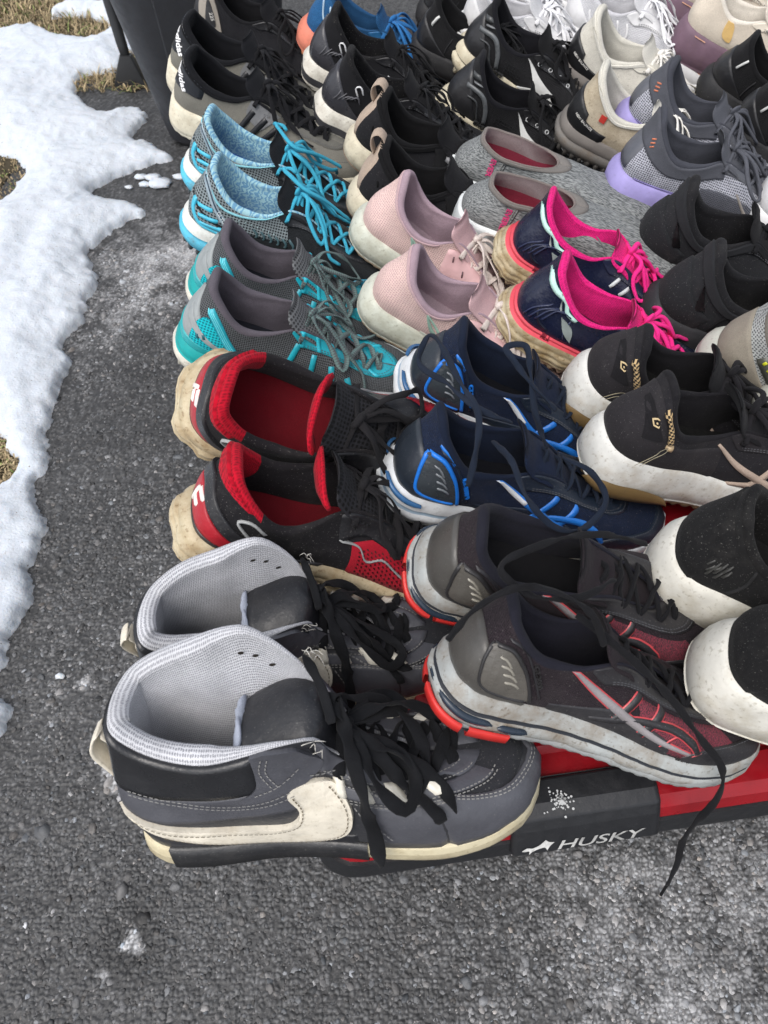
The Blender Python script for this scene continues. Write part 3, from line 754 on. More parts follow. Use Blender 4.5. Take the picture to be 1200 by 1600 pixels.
def t_turq(s):
    hon = M('honey', '#7c8689', '#1b1e21', scale=.95); tq = M('leather', '#45b4d0', rough=.35); wh = M('foam', '#d9dbd6', dirt=.3); blk = M('leather', '#23262a')
    tie = M('ripple', '#9cc4cc', '#6796b4', scale=.6)
    runner_base(s, M('knit', '#25282b'), tie, M('fabric', '#2f5fae', '#6cc'), M('knit', '#202226'), wh, M('rubber', '#3b4246', dirt=.3), 'run',
        bands=[(0, 6, M('foam', '#52b3cf', dirt=.35), 'midsole'), (6, 11, wh, 'midsole_rim')], lug=.003)
    s.band('quarter_mesh', -.10, -.50, .40, 1.0, hon, .0008); s.band('quarter_mesh', .10, .50, .40, 1.0, hon, .0008)
    s.band('heel_mesh', -.11, .11, .45, 1.0, hon, .0010)
    s.band('heel_counter', -.34, .34, 0, lambda a: .40 - .5 * abs(a), M('honey', '#7d878a', '#23272a', scale=1.1), .0012)
    s.stroke('heel_arc', [(15, 94), (24, 82), (36, 66), (52, 50), (68, 38)], [6, 7, 6, 6, 5], M('leather', '#93a3ad', rough=.3), h=.0022)
    s.stroke('heel_line', [(17, 93), (26, 81), (38, 65), (54, 49), (70, 37)], 1.6, M('leather', '#203848'), h=.0030)
    for a, b in (((12, 60), (34, 62)), ((14, 50), (42, 52)), ((18, 42), (52, 43))): s.stroke('heel_bar', [a, b], [3, 4.5], tq, h=.0024)
    s.stroke('heel_frame', [(11, 66), (10, 52), (20, 40), (36, 37), (60, 36)], 3.5, tq, h=.0026)
    s.stroke('rim_piping', [(15, 95), (24, 85), (40, 71), (60, 66), (86, 70), (104, 80), (113, 84)], 2.2, M('fabric', '#8fd0dc'), h=.0020)
    for k in range(6): s.stroke('side_rib', [(78 + k * 9, 56), (86 + k * 9, 48), (84 + k * 9, 44)], 2.4, M('leather', '#3f5a60'), h=.0016)
    for k in range(7): s.stroke('dot', [(62 + k * 7, 60 - k * .6), (64 + k * 7, 60 - k * .6)], 2, M('leather', '#8fa4a6'), h=.0014)
    s.text('GLYCERIN', (38, 63), 5.5, -48, M('leather', '#cfd6d8'), h=.0034)
    eyestay(s, blk, .44, 1.0, .28); toecap(s, M('leather', '#2b7f98'), .74, .4)
    s.laces(M('lace', '#3d9fba'), 6, .49, .93, .0050, .0042, v=.84)
    for sd in (1,):
        s.cord('loose_lace', s.floor(path([(.112, sd * .020, .088), (.095, sd * .030, .092), (.10, sd * .014, .108), (.13, sd * -.006, .104), (.16, sd * .012, .09), (.19, sd * .03, .07)], 24), .004), .005, .0042, M('lace', '#3d9fba'))

def t_adidas(s):
    s0 = M('fabric', '#7d7b73'); sole = M('foam', '#d6d0bc', dirt=.35, dcol='#98835c')
    runner_base(s, s0, M('fabric', '#15161a'), M('fabric', '#101114'), M('fabric', '#1b1c20'), sole, M('rubber', '#cfc9b6', dirt=.3), 'flat', lug=0, tng=dict(lean=0.0))
    s.band('heel_patch', -.23, .23, lambda a: .42 + 1.6 * max(0, abs(a) - .06), 1.0, M('leather', '#15181f', rough=.4), .0016)
    s.band('rim_binding', -1, 1, .95, 1.0, M('fabric', '#111216'), .0018, nt=110, nv=4)
    s.text('adidas', (11.5, 88), 12, -68, M('plastic', '#f0f0f0'), h=.0026, bold=.02)
    s.stroke('sole_line', [(60, 37.5), (120, 34), (200, 31)], 1.0, M('foam', '#b5ad96'), h=.002)
    eyestay(s, M('fabric', '#6f6e68'), .46, 1.0, .34)
    s.poly('eye_panel', [(112, 80, 1), (150, 70, 1), (128, 48, 1), (108, 60)], M('leather', '#6f7072'), h=.0014)
    for k in range(3): s.stroke('side_stripe', [(118 + k * 17, 70 - k * 4), (98 + k * 17, 36)], 7, M('leather', '#1a1b1f'), h=.0018)
    toecap(s, M('fabric', '#85837a'), .74, .4)
    s.laces(M('lace', '#17171a'), 6, .49, .93, .0062, .0018)

def t_trail_grey(s):
    runner_base(s, M('mesh', '#26262a', '#0f0f11'), M('fabric', '#151518'), M('fabric', '#151518'), M('fabric', '#1b1b1e'), M('foam', '#9c968c', dirt=.3), M('rubber', '#222'), 'run', lug=.003)
    s.poly('heel_panel', [(16, 88), (34, 80), (52, 44, 1), (20, 40, 1), (12, 64)], M('leather', '#8e877d'), h=.0018)
    s.poly('heel_inset', [(24, 76), (32, 70), (42, 48), (28, 46)], M('leather', '#1e1e21'), h=.0028)
    s.text('225', (30, 62), 7, -60, M('plastic', '#c9c6c0'), h=.0036)
    eyestay(s, M('leather', '#202023')); toecap(s, M('leather', '#202023')); counter(s, M('leather', '#232326'))
    s.laces(M('lace', '#18181a'), 6, .5, .93, .005, .002)

def t_pink(s):
    pk = M('mesh', '#d6bbb5', '#b59694', scale=1.2); sole = M('foam', '#c7cabd', dirt=.42, dcol='#8a8468'); lin_ = M('fabric', '#a8929c')
    s.sp['open'] = dict(heel=(.022, .110), N=[(.06, .024, .012, .104)] + [(a, b + .002, c, d) for a, b, c, d in RUN['N'][1:]], F=[(.06, .024, .012, .104)] + [(a, b + .002, c, d) for a, b, c, d in RUN['F'][1:]])
    s.TK = loop_keys(s.sp['open']['N'], s.sp['open']['F'], (.020, 0, .110), (.200, 0, .053))
    runner_base(s, pk, lin_, M('fabric', '#9d8a92'), M('fabric', '#c9a8ab'), sole, M('rubber', '#b9a48c', dirt=.3), 'fat', outsole=True, lug=.0)
    s.band('rim_binding', -.42, .42, .95, 1.0, M('fabric', '#c6a9ac'), .0012)
    s.stroke('swoosh_line', [(68, 66), (76, 54), (88, 42), (104, 34)], [2, 4, 5, 3], M('leather', '#8fae9f'), h=.0012)
    s.stroke('swoosh_line', [(66, 68), (80, 58), (94, 46), (112, 35)], [2, 2.5, 3, 2], M('leather', '#9dbfae'), h=.0013)
    s.band('side_panel', -.46, -.98, .02, lambda a: .86, M('leather', '#d3acad', rough=.5), .0012); s.band('side_panel', .46, .98, .02, .86, M('leather', '#d3acad', rough=.5), .0012)
    for k in range(6): s.stroke('sole_line', [(70 + k * 3, 37 - k * .1), (110, 33), (150, 31)], .7, M('foam', '#aab0a5'), h=.0015)
    for k in range(3):
        for sd in (-1, 1): s.stroke('lace_slot', [(122 + k * 20, 70 - k * 7), (126 + k * 20, 62 - k * 7)], 2.0, M('leather', '#5e4248'), side=sd, h=.0022)
    s.laces(M('lace', '#cfc4bd', dirt=.25), 5, .54, .93, .0070, .0022, v=.78)

def t_black_tan(s):
    tan = M('fabric', '#b3a191', dirt=.2)
    s.sp['open'] = RUN
    runner_base(s, M('suede', '#202023', dust=.15), M('fabric', '#121214'), M('fabric', '#101012'), M('fabric', '#17171a'), M('foam', '#c8bfa8', dirt=.4), M('rubber', '#7b6a58', dirt=.2), 'fat',
        bands=[(0, 3, M('rubber', '#7a6856'), 'outsole_rim'), (3, 10, M('foam', '#cdc5af', dirt=.35), 'midsole')], outsole=False)
    s.band('heel_strip', -.075, .075, 0, 1.0, tan, .0022)
    for k in range(4): s.stroke('heel_slot', [(26 + k * 7, 60 - k), (24 + k * 7, 68 - k)], 2.2, M('fabric', '#0b0b0c'), h=.0014)
    s.cord('heel_loop', [(.012, 0, .084), (.005, 0, .094), (.004, 0, .104), (.011, 0, .110), (.019, 0, .106), (.022, 0, .096)], .021, .0025, tan, (0, 1, 0) and (1, 0, 0))
    s.band('rim_binding', -.5, .5, .9, 1.0, M('fabric', '#0f0f11'), .0022)
    s.stroke('side_strap', [(112, 84), (124, 60), (130, 34)], [14, 15, 18], M('suede', '#19191b'), h=.0022)
    s.stroke('grey_tab', [(124, 74), (138, 70)], 6, M('leather', '#77777a'), h=.0030)
    toecap(s, M('suede', '#1a1a1c')); s.laces(M('lace', '#151517'), 5, .52, .93, .007, .0018, bow=False)

def t_cloud(s):
    wh = M('foam', '#d6d3c8', dirt=.4)
    runner_base(s, M('fabric', '#1a1a1d'), M('fabric', '#121215', dust=.3), M('fabric', '#101012'), M('fabric', '#18181b'), wh, M('rubber', '#c4c1b6', dirt=.4), 'fat', lug=.0,
        bands=[(0, 4, wh, 'midsole'), (4, 5, M('foam', '#3b3b3e'), 'midsole_groove'), (5, 10, wh, 'midsole_rim')], tmod=lambda t, f: .0022 * np.sin(t * 38) * (f < .5))
    s.band('heel_counter', -.30, .30, .0, lambda a: .03 + .74 * max(0, 1 - (abs(a) / .30) ** 2.2), M('plastic', '#35353a', rough=.3, dust=.25), .0022)
    for k in range(5): s.stroke('counter_crease', [(18 + k * 5, 48 + k * 2), (24 + k * 6, 58 + k), (26 + k * 7, 66 - k * 3)], 1.3, M('plastic', '#56565a', rough=.3), h=.0034)
    for pts in ([(48, 62), (42, 74), (46, 76), (54, 66)],): s.stroke('logo', pts, 1.4, M('plastic', '#cfcfd0'), h=.0028)
    eyestay(s, M('leather', '#1c1c1f')); toecap(s, M('leather', '#1c1c1f'))
    for x in (118, 150, 172): s.stroke('reflective_tab', [(x, 62), (x + 8, 60)], 1.4, M('plastic', '#c6c6c8'), h=.0020)
    s.laces(M('lace', '#161618'), 6, .5, .93, .005, .002)

def t_coral(s):
    runner_base(s, M('knit', '#2c5f8e', '#173a5c'), M('fabric', '#244d74'), M('fabric', '#1c3d5e'), M('knit', '#2a5b88'), M('foam', '#d57f69', dirt=.2), M('rubber', '#d98d62', dirt=.2), 'fat')
    s.stroke('side_line', [(20, 86), (26, 64), (44, 46)], 2.2, M('leather', '#a9c0d0'), h=.0016); s.stroke('side_line', [(34, 80), (40, 62), (60, 46)], 2.2, M('leather', '#a9c0d0'), h=.0016)
    s.poly('side_tab', [(66, 66, 1), (84, 64, 1), (80, 52, 1), (66, 54, 1)], M('leather', '#8f9894'), h=.0018)
    eyestay(s, M('leather', '#2c6a9c')); s.band('vamp_band', -.62, -.70, .1, .9, M('fabric', '#db8a7a'), .0016)
    s.laces(M('lace', '#2d6aa3'), 6, .5, .93, .0062, .0034)

def t_court(s):
    """black upper on a very thick white cup sole"""
    wh = M('foam', '#d6d4cb', dirt=.45, dcol='#a3987e')
    s.sp['stack'] = (.060, .052, .044, .048); s.sp['open'] = {}
    s.__init__(s.root, dict(s.sp, open=dict(heel=(.016, .124), toe=(.205, .072), N=[(a, b, c, d + .024) for a, b, c, d in RUN['N']], F=[(a, b, c, d + .024) for a, b, c, d in RUN['F']])), s.rng.randint(0, 999))
    s.upper(M('suede', '#1d1d1e', dust=.28)); s.collar(M('fabric', '#141415', dust=.3)); s.insole(M('fabric', '#141415')); s.tongue(M('fabric', '#18181a'))
    L = LV['fat']; s.sole(L, [(0, 2, M('rubber', '#a9a483', dirt=.3), 'outsole_rim'), (2, 10, wh, 'midsole')])
    s.band('heel_panel', -.16, .16, .05, .92, M('suede', '#19191a', dust=.34), .0018)
    s.stroke('seam', [(46, 62), (52, 80), (50, 98)], 1.6, M('fabric', '#2d2d2e'), h=.0018)
    for k in range(8): s.stroke('scuffed_logo', [(20 + k * 2.2, 82 - (k % 3) * 4), (25 + k * 2.0, 92 - (k % 2) * 5)], 1.2, M('leather', '#3f3f3d'), h=.0022)
    eyestay(s, M('suede', '#1a1a1b')); s.laces(M('lace', '#151517'), 6, .5, .93, .007, .002)

def t_asics_black(s):
    wh = M('foam', '#d4d4cf', dirt=.42, dcol='#9c8a6c'); sd_ = M('suede', '#2b292c', dust=.2)
    s.sp['stack'] = (.050, .040, .030, .032)
    s.__init__(s.root, dict(s.sp, open=dict(heel=(.024, .118), toe=(.202, .060), N=[(.07, .026, .018, .114), (.15, .036, .028, .098)] + [(a, b, c, d + .010) for a, b, c, d in RUN['N'][2:]], F=[(.07, .026, .018, .114), (.15, .036, .028, .098)] + [(a, b, c, d + .010) for a, b, c, d in RUN['F'][2:]])), s.rng.randint(0, 999))
    runner_base(s, M('suede', '#232226', dust=.2), M('fabric', '#17161a', dust=.1), M('fabric', '#111'), M('fabric', '#17171a'), wh, M('rubber', '#6d5b45', dirt=.3), 'fat', lug=.001)
    s.band('quarter_overlay', -.44, .44, 0, lambda a: .90 - .5 * max(0, abs(a) - .2), sd_, .0012)
    gum = M('rubber', '#6e5a3a', dirt=.2, rough=.4); t = np.linspace(-.36, -.06, 24); rows = []
    for f, o in ((.02, .003), (.06, .0066), (.2, .0078), (.34, .0078), (.42, .0060)):
        u = np.linspace(-1, 1, 24); ff = .02 + (f - .02) * np.sqrt(np.clip(1 - u ** 2, .01, 1)); b, n = s.B(t, o); rows.append(np.column_stack([b, s.zg(b[:, 0]) + ff * s.zb(t)]))
    s.put('gum_insert', np.stack(rows, 1).reshape(-1, 3), grid_faces(24, 5), gum)
    s.poly('heel_badge', [(16, 104), (30, 88), (34, 80), (18, 76, 1)], M('suede', '#1c1b1e'), h=.0022)
    s.stroke('pull_cord', [(26, 106), (32, 102), (39, 90), (45, 78)], 5.2, M('lace', '#b59c74', '#1c1b1d'), h=.0050)
    s.stroke('cord_tab', [(41, 77), (50, 76)], 4.5, M('leather', '#b09a78'), h=.0056)
    for q in (0, 1): s.cord('loose_thread', [(.040, -.0385, .080), (.034 - q * .006, -.046, .082), (.022, -.052, .078 + q * .006), (.014 - q * .004, -.055, .070)], .0006, .0006, M('fabric', '#a09880'), n=10)
    a = [ (24 + 3.4 * math.cos(k), 93 + 3.2 * math.sin(k)) for k in np.linspace(.6, 6.6, 12)]
    s.stroke('logo', a, 1.1, M('leather', '#c2ad84'), h=.0034); s.stroke('logo', [(23.4, 93.6), (24.8, 92.2)], 1.2, M('leather', '#c2ad84'), h=.0034)
    stripes(s, M('suede', '#b8a596'), dx=14, dz=4, k=1.05, w=5.5, h=.0018)
    s.poly('tongue_tag', [(0, 0, 1), (1, 0, 1), (1, 1, 1), (0, 1, 1)], sd_) if False else None
    eyestay(s, sd_, .44, 1.0, .3); toecap(s, sd_)
    s.laces(M('lace', '#18171a'), 6, .5, .93, .0052, .0042)

def t_fila_pink(s):
    nv = M('leather', '#181d33', rough=.28, dust=.1); pk = M('knit', '#e0257c', '#a01455', scale=1.4); sole = M('foam', '#c4ba9f', dirt=.7, dcol='#8b7144')
    runner_base(s, nv, pk, M('fabric', '#5d1238'), pk, sole, M('rubber', '#bdb090', dirt=.6), 'groove', tng=dict(tip=(-.004, .010)),
        bands=[(0, 12, sole, 'midsole'), (12, 16, M('foam', '#d9505e', dirt=.2), 'midsole_rim')], tmod=lambda t, f: .0014 * np.tanh(6 * np.sin(t * 70)) * (.1 < f < .6))
    s.stroke('rim_piping', [(15, 95), (30, 84), (44, 80), (50, 70), (66, 66)], [5, 5, 5, 4, 3], M('leather', '#b8dcd2'), h=.0022)
    s.band('sole_stripe', -.8, .3, -.0, .10, M('rubber', '#d24a58'), .0030)
    s.stroke('side_line', [(22, 60), (30, 48), (44, 42)], 2, M('leather', '#0e1224'), h=.0018)
    s.poly('silver_flash', [(36, 92, 1), (40, 76, 1), (46, 66, 1), (41, 70, 1)], M('leather', '#9fa4a2'), h=.0022); s.poly('silver_flash', [(48, 62, 1), (58, 50), (72, 42, 1), (66, 56)], M('leather', '#8d9694'), h=.0022)
    for k in range(4): s.stroke('quarter_rib', [(12 + k * 6, 44 + k * 2), (18 + k * 8, 58 + k * 3), (34 + k * 9, 70 - k)], 1.4, M('leather', '#252c48', rough=.3), h=.0024)
    s.stroke('quarter_seam', [(60, 64), (58, 52), (64, 40)], 1.2, M('leather', '#39405c'), h=.0018)
    s.text('FILA', (96, 39), 13, -6, M('leather', '#7e8598'), h=.0026, bold=.03); s.text('FILA', (40, 34.2), 6, -6, M('leather', '#7a2030'), h=.0046)
    eyestay(s, M('leather', '#1a2038'), .44, 1, .3); toecap(s, M('leather', '#1c2340'))
    for k in range(4): s.stroke('eye_stripe', [(134 + k * 14, 70 - k * 5), (128 + k * 14, 56 - k * 3)], 3.6, M('leather', '#cdd2d4'), h=.0026)
    s.laces(M('lace', '#e62c84'), 5, .54, .93, .0052, .0040, bow=True)

def t_slipon(s):
    hr = M('heather', '#4b4e4f', '#8b8e8e', dirt=.12, dcol='#b8b6ac'); sole = M('foam', '#d3dadc', dirt=.2)
    K = [(.07, .026, .014, .074), (.15, .036, .022, .072), (.27, .054, .026, .069), (.38, .070, .027, .068), (.5, .086, .027, .067), (.62, .102, .024, .067), (.75, .114, .018, .067), (.88, .122, .010, .067)]
    s.__init__(s.root, dict(s.sp, open=dict(heel=(.024, .075), toe=(.125, .067), N=K, F=K), pad=.003, toebox=.004, stack=(.030, .026, .022, .026)), s.rng.randint(0, 999))
    s.upper(hr); s.collar(M('fabric', '#8b7e7e'), pads=[(-1, 1, M('fabric', '#7d7470'), 'rim_lining', 7, 0), (-1, 1, M('fabric', '#8a3548'), 'inner_lining', 99, 12)]); s.insole(M('fabric', '#cf4a68'))
    s.sole(LV['flat'], [(0, 2, M('rubber', '#c3cbce', dirt=.2), 'outsole_rim'), (2, 4, sole, 'midsole'), (4, 7, M('foam', '#dfe4e4'), 'midsole_rim')])
    s.band('rim_binding', -1, 1, .93, 1.0, M('fabric', '#7a7672'), .0016, nt=90, nv=4)
    s.stroke('seam', [(62, 70), (60, 54), (56, 34)], 1.3, M('fabric', '#8b8b88'), h=.0012); s.stroke('seam', [(66, 70), (64, 54), (60, 34)], .9, M('fabric', '#3c3c3c'), h=.0012)
    s.text('EVERLAST', (52, 62), 9.5, -90 + 0, M('plastic', '#b8366a'), h=.0016, bold=.03) if s.sp.get('front') else s.text('EVER', (46, 64), 9.5, -90, M('plastic', '#b8366a'), h=.0016, bold=.03)
    s.stroke('seam', [(150, 64), (176, 50), (184, 28)], 1.2, M('fabric', '#77787a'), h=.0012)

def t_brooks(s):
    cr = M('foam', '#cbc3ac', dirt=.45, dcol='#8f7d58'); g = M('plastic', '#5b5e60', rough=.3)
    runner_base(s, M('mesh', '#222224', '#0c0c0d'), M('fabric', '#15151a'), M('fabric', '#121214'), M('fabric', '#18181a'), cr, M('rubber', '#bdb59e', dirt=.45), 'run',
        bands=[(0, 5, cr, 'midsole'), (5, 6, M('foam', '#3a3a38'), 'midsole_groove'), (6, 11, cr, 'midsole_rim')], lug=.003)
    counter(s, M('leather', '#262628', rough=.4), .28, .8)
    s.stroke('quarter_bar', [(16, 70), (48, 70), (58, 58), (66, 38)], [5, 6, 6, 5], g, h=.0026)
    s.stroke('quarter_bar', [(24, 60), (42, 60), (50, 48), (56, 38)], [2, 2, 2, 2], M('plastic', '#3a3c3e', rough=.3), h=.0026)
    s.stroke('heel_pull', [(18, 84), (34, 88)], 6, M('plastic', '#3d3f40', rough=.3), h=.0030); s.stroke('heel_pull', [(24, 78), (40, 82)], 2, M('plastic', '#707274', rough=.3), h=.0030)
    s.poly('chevron', [(98, 74, 1), (128, 58), (160, 50, 1), (164, 31, 1), (104, 33, 1), (128, 44, 1)], M('plastic', '#d0d1ce'), h=.0020)
    s.text('BROOKS', (128, 35.5), 6.5, 0, M('leather', '#8a8a88'), h=.0028)
    s.text('GHOST', (52, 34), 8, -6, M('leather', '#333333'), h=.0040, bold=.02)
    V = []; F = []
    for i in range(6):
        for j in range(4):
            x = .078 + i * .0045; z = .052 - j * .004; a = np.array([(x, z), (x + .002, z), (x + .002, z + .0018), (x, z + .0018)]); t, v = s.inv(a); b = len(V); V += (s.S(t, v) + s.nrm(t, v) * .0004).tolist(); F.append((b, b+1, b+2, b+3))
    o = s.put('perforation', V, F, M('leather', '#050505')); o['kind'] = 'stuff'
    eyestay(s, M('leather', '#1b1b1d'), .44, 1.0, .3); toecap(s, M('leather', '#1d1d1f'))
    s.laces(M('lace', '#161618'), 7, .49, .93, .0058, .0018, eyelet=M('plastic', '#c9cbcb'), v=.80)

def t_nike_black(s):
    b = M('foam', '#26272a', dust=.2)
    s.__init__(s.root, dict(s.sp, open=dict(heel=(.020, .108), N=[(.07, .022, .018, .105), (.15, .034, .028, .090)] + RUN['N'][2:], F=[(.07, .022, .018, .105), (.15, .034, .028, .090)] + RUN['F'][2:]), pad=.011), s.rng.randint(0, 999))
    runner_base(s, M('fabric', '#242528', dust=.25), M('fabric', '#1b1b1e', dust=.2), M('fabric', '#111'), M('fabric', '#1a1a1c'), b, M('rubber', '#1c1c1e'), 'fat', lug=.002,
        bands=[(0, 4, b, 'midsole'), (4, 10, M('foam', '#2c2d30', dust=.2), 'midsole_rim')])
    s.band('heel_counter', -.26, .26, .0, lambda a: .66 - .5 * abs(a), M('fabric', '#232427', dust=.3), .0018)
    s.poly('swoosh', [(30, 66), (34, 58), (42, 60, 1), (26, 84, 1), (30, 68)], M('leather', '#0c0c0d', rough=.3), h=.0026)
    s.stroke('quarter_seam', [(66, 64), (60, 52), (58, 38)], 1.5, M('fabric', '#151517'), h=.0022)
    s.band('rim_overlay', -.5, .5, .84, .99, M('suede', '#27282b'), .0024)
    eyestay(s, M('suede', '#202124')); toecap(s, M('suede', '#222326')); s.laces(M('lace', '#17171a'), 6, .5, .93, .006, .0018)

def t_purple(s):
    lv = M('foam', '#9c93c8', dirt=.1); gr = M('leather', '#5a5c63', rough=.5); ms = M('mesh', '#a9abb4', '#3d3e45', scale=1.25)
    s.__init__(s.root, dict(s.sp, open=dict(heel=(.020, .106), N=[(.07, .022, .018, .103), (.15, .034, .028, .089)] + RUN['N'][2:], F=[(.07, .022, .018, .103), (.15, .034, .028, .089)] + RUN['F'][2:]), pad=.010), s.rng.randint(0, 999))
    runner_base(s, ms, M('fabric', '#44464e'), M('fabric', '#33343a'), M('fabric', '#55575e'), lv, M('rubber', '#3a3b40'), 'fat', lug=.004,
        bands=[(0, 3, M('foam', '#6b6a78'), 'midsole'), (3, 10, lv, 'midsole_rim')])
    s.band('rim_overlay', -.52, .52, lambda a: .62 + .2 * max(0, abs(a) - .2), 1.0, M('fabric', '#53555c'), .0020)
    s.band('heel_strip', -.09, .09, .1, .95, gr, .0016)
    for pts in ([(20, 84), (28, 88)], [(20, 80), (29, 84)], [(21, 76), (29, 80)]): s.stroke('logo', pts, 1.6, M('leather', '#b5684a'), h=.0026)
    s.band('side_weave', -.42, -.80, .05, lambda a: .46 - .3 * (abs(a) - .42), M('mesh', '#5c5e66', '#2b2c31'), .0010)
    s.stroke('sole_line', [(20, 38), (70, 36), (130, 30), (180, 27)], 1.0, M('foam', '#7f76ac'), h=.001)
    s.stroke('swoosh', [(206, 30), (170, 40), (146, 58)], [1, 4, 1.5], M('leather', '#86807a'), h=.0018)
    eyestay(s, gr); toecap(s, M('mesh', '#b5b7c0', '#45464d'))
    s.laces(M('lace', '#4f5158'), 6, .5, .93, .0046, .0042)

def t_white_black(s):
    ecru = M('suede', '#bcb09a', dirt=.45, dcol='#7d6e52') if s.sp.get('worn') else M('suede', '#dcd8cc', dirt=.30, dcol='#8b7d62')
    s.__init__(s.root, dict(s.sp, open=dict(heel=(.018, .112), N=[(.07, .020, .017, .108), (.15, .034, .028, .092)] + RUN['N'][2:], F=[(.07, .020, .017, .108), (.15, .034, .028, .092)] + RUN['F'][2:])), s.rng.randint(0, 999))
    runner_base(s, ecru, M('fabric', '#d4d1c6'), M('fabric', '#77757a'), M('fabric', '#cfccc2'), M('foam', '#6a6763', dirt=.2), M('rubber', '#55524e'), 'run', lug=.004,
        bands=[(0, 5, M('foam', '#6a6763', dirt=.3), 'midsole'), (5, 11, M('foam', '#746f6a'), 'midsole_rim')])
    s.band('heel_saddle', -.30, .30, .0, lambda a: .52 if abs(a) < .17 else .36, M('leather', '#1a1a1c'), .0024)
    s.text('NEW BALANCE', (14, 52), 4.2, -14, M('plastic', '#d8d6d0'), h=.0034)
    s.band('rim_binding', -.5, .5, .93, 1.0, M('fabric', '#e0ddd2'), .0016)
    if s.sp.get('worn'): s.poly('heel_tag', [(44, 70, 1), (52, 69, 1), (52, 60, 1), (44, 61, 1)], M('leather', '#b3362c'), h=.0026)
    s.stroke('seam', [(22, 98), (40, 90)], 1.3, M('fabric', '#b9b3a2'), h=.0018)
    eyestay(s, M('leather', '#ddd9cc')); toecap(s, ecru); s.laces(M('lace', '#e0ddd6'), 6, .5, .93, .006, .002)

def t_white(s):
    wh = M('leather', '#d3d3d4', rough=.5, dirt=.06); so = M('foam', '#dcdcdc', dirt=.12)
    runner_base(s, M('mesh', '#cfcfd2', '#9d9ea3'), M('fabric', '#cacace'), M('fabric', '#a6a6ac'), M('fabric', '#d0d0d2'), so, M('rubber', '#cacac8'), 'groove' if s.sp.get('ribbed') else 'run', lug=.002)
    counter(s, wh, .3, .7)
    for k in range(5): s.stroke('side_rib', [(40 + k * 16, 66), (46 + k * 16, 50), (44 + k * 16, 37)], 3.4, wh, h=.0022)
    eyestay(s, wh, .42, 1.0, .35); toecap(s, wh, .7, .5); s.laces(M('lace', '#e2e2e4'), 6, .5, .93, .006, .002)

def t_cream_purple(s):
    pu = M('foam', '#6f5866', dirt=.15); cr = M('fabric', '#d3c8b8')
    s.__init__(s.root, dict(s.sp, stack=(.052, .044, .032, .034), open=dict(heel=(.016, .116), toe=(.2, .062), N=[(a, b, c, d + .016) for a, b, c, d in RUN['N']], F=[(a, b, c, d + .016) for a, b, c, d in RUN['F']])), s.rng.randint(0, 999))
    runner_base(s, cr, M('fabric', '#ddd6ca'), M('fabric', '#b9b2a8'), M('fabric', '#d8cfc2'), pu, M('rubber', '#c8835e', dirt=.2), 'fat', lug=.002)
    s.poly('yellow_patch', [(60, 88), (72, 80), (76, 60), (60, 66)], M('fabric', '#dcb878'), h=.0016)
    s.text('HOKA', (26, 44), 10, -60, M('leather', '#c99a80'), h=.0060)
    eyestay(s, M('leather', '#d8cfbf')); toecap(s, M('fabric', '#c9bfae')); s.laces(M('lace', '#e6e2d8'), 6, .5, .93, .006, .002)

def t_black_plain(s):
    runner_base(s, M('mesh', '#1c1c1e', '#0a0a0b'), M('fabric', '#131315'), M('fabric', '#111'), M('fabric', '#161618'), M('foam', '#222224', dust=.2), M('rubber', '#1a1a1c'), 'fat', lug=.003)
    counter(s, M('leather', '#1f1f21'), .3, .6); eyestay(s, M('leather', '#1b1b1d')); toecap(s, M('leather', '#1b1b1d'))
    s.stroke('reflective_bar', [(26, 68), (36, 84)], 3.0, M('plastic', '#c8c9c6'), h=.0030)
    s.stroke('seam', [(62, 66), (56, 50), (54, 38)], 1.4, M('fabric', '#303032'), h=.0016)
    s.laces(M('lace', '#151517'), 6, .5, .93, .005, .002)

def t_hiker(s):
    tp = M('suede', '#8f897d', dirt=.2); so = M('foam', '#bfc0b6', dirt=.3)
    runner_base(s, M('mesh', '#a8aba9', '#5c5f5f', scale=1.3), M('fabric', '#6f6b64'), M('fabric', '#3d3b38'), M('fabric', '#7b776f'), so, M('rubber', '#8f8c80', dirt=.2), 'fat', lug=.003)
    counter(s, M('suede', '#948d80', dirt=.1), .34, .75)
    s.stroke('grey_bar', [(38, 72), (70, 52), (110, 42)], [12, 12, 8], M('leather', '#55564f'), h=.0022)
    for k in range(6): s.stroke('yellow_tick', [(44 + k * 7, 74 - k * 4), (42 + k * 7, 66 - k * 4)], 2.6, M('plastic', '#c9cc2f'), h=.0032)
    eyestay(s, tp, .42, 1.0, .4); toecap(s, tp, .7, .5); s.laces(M('lace', '#8e8a80'), 6, .5, .93, .005, .002)

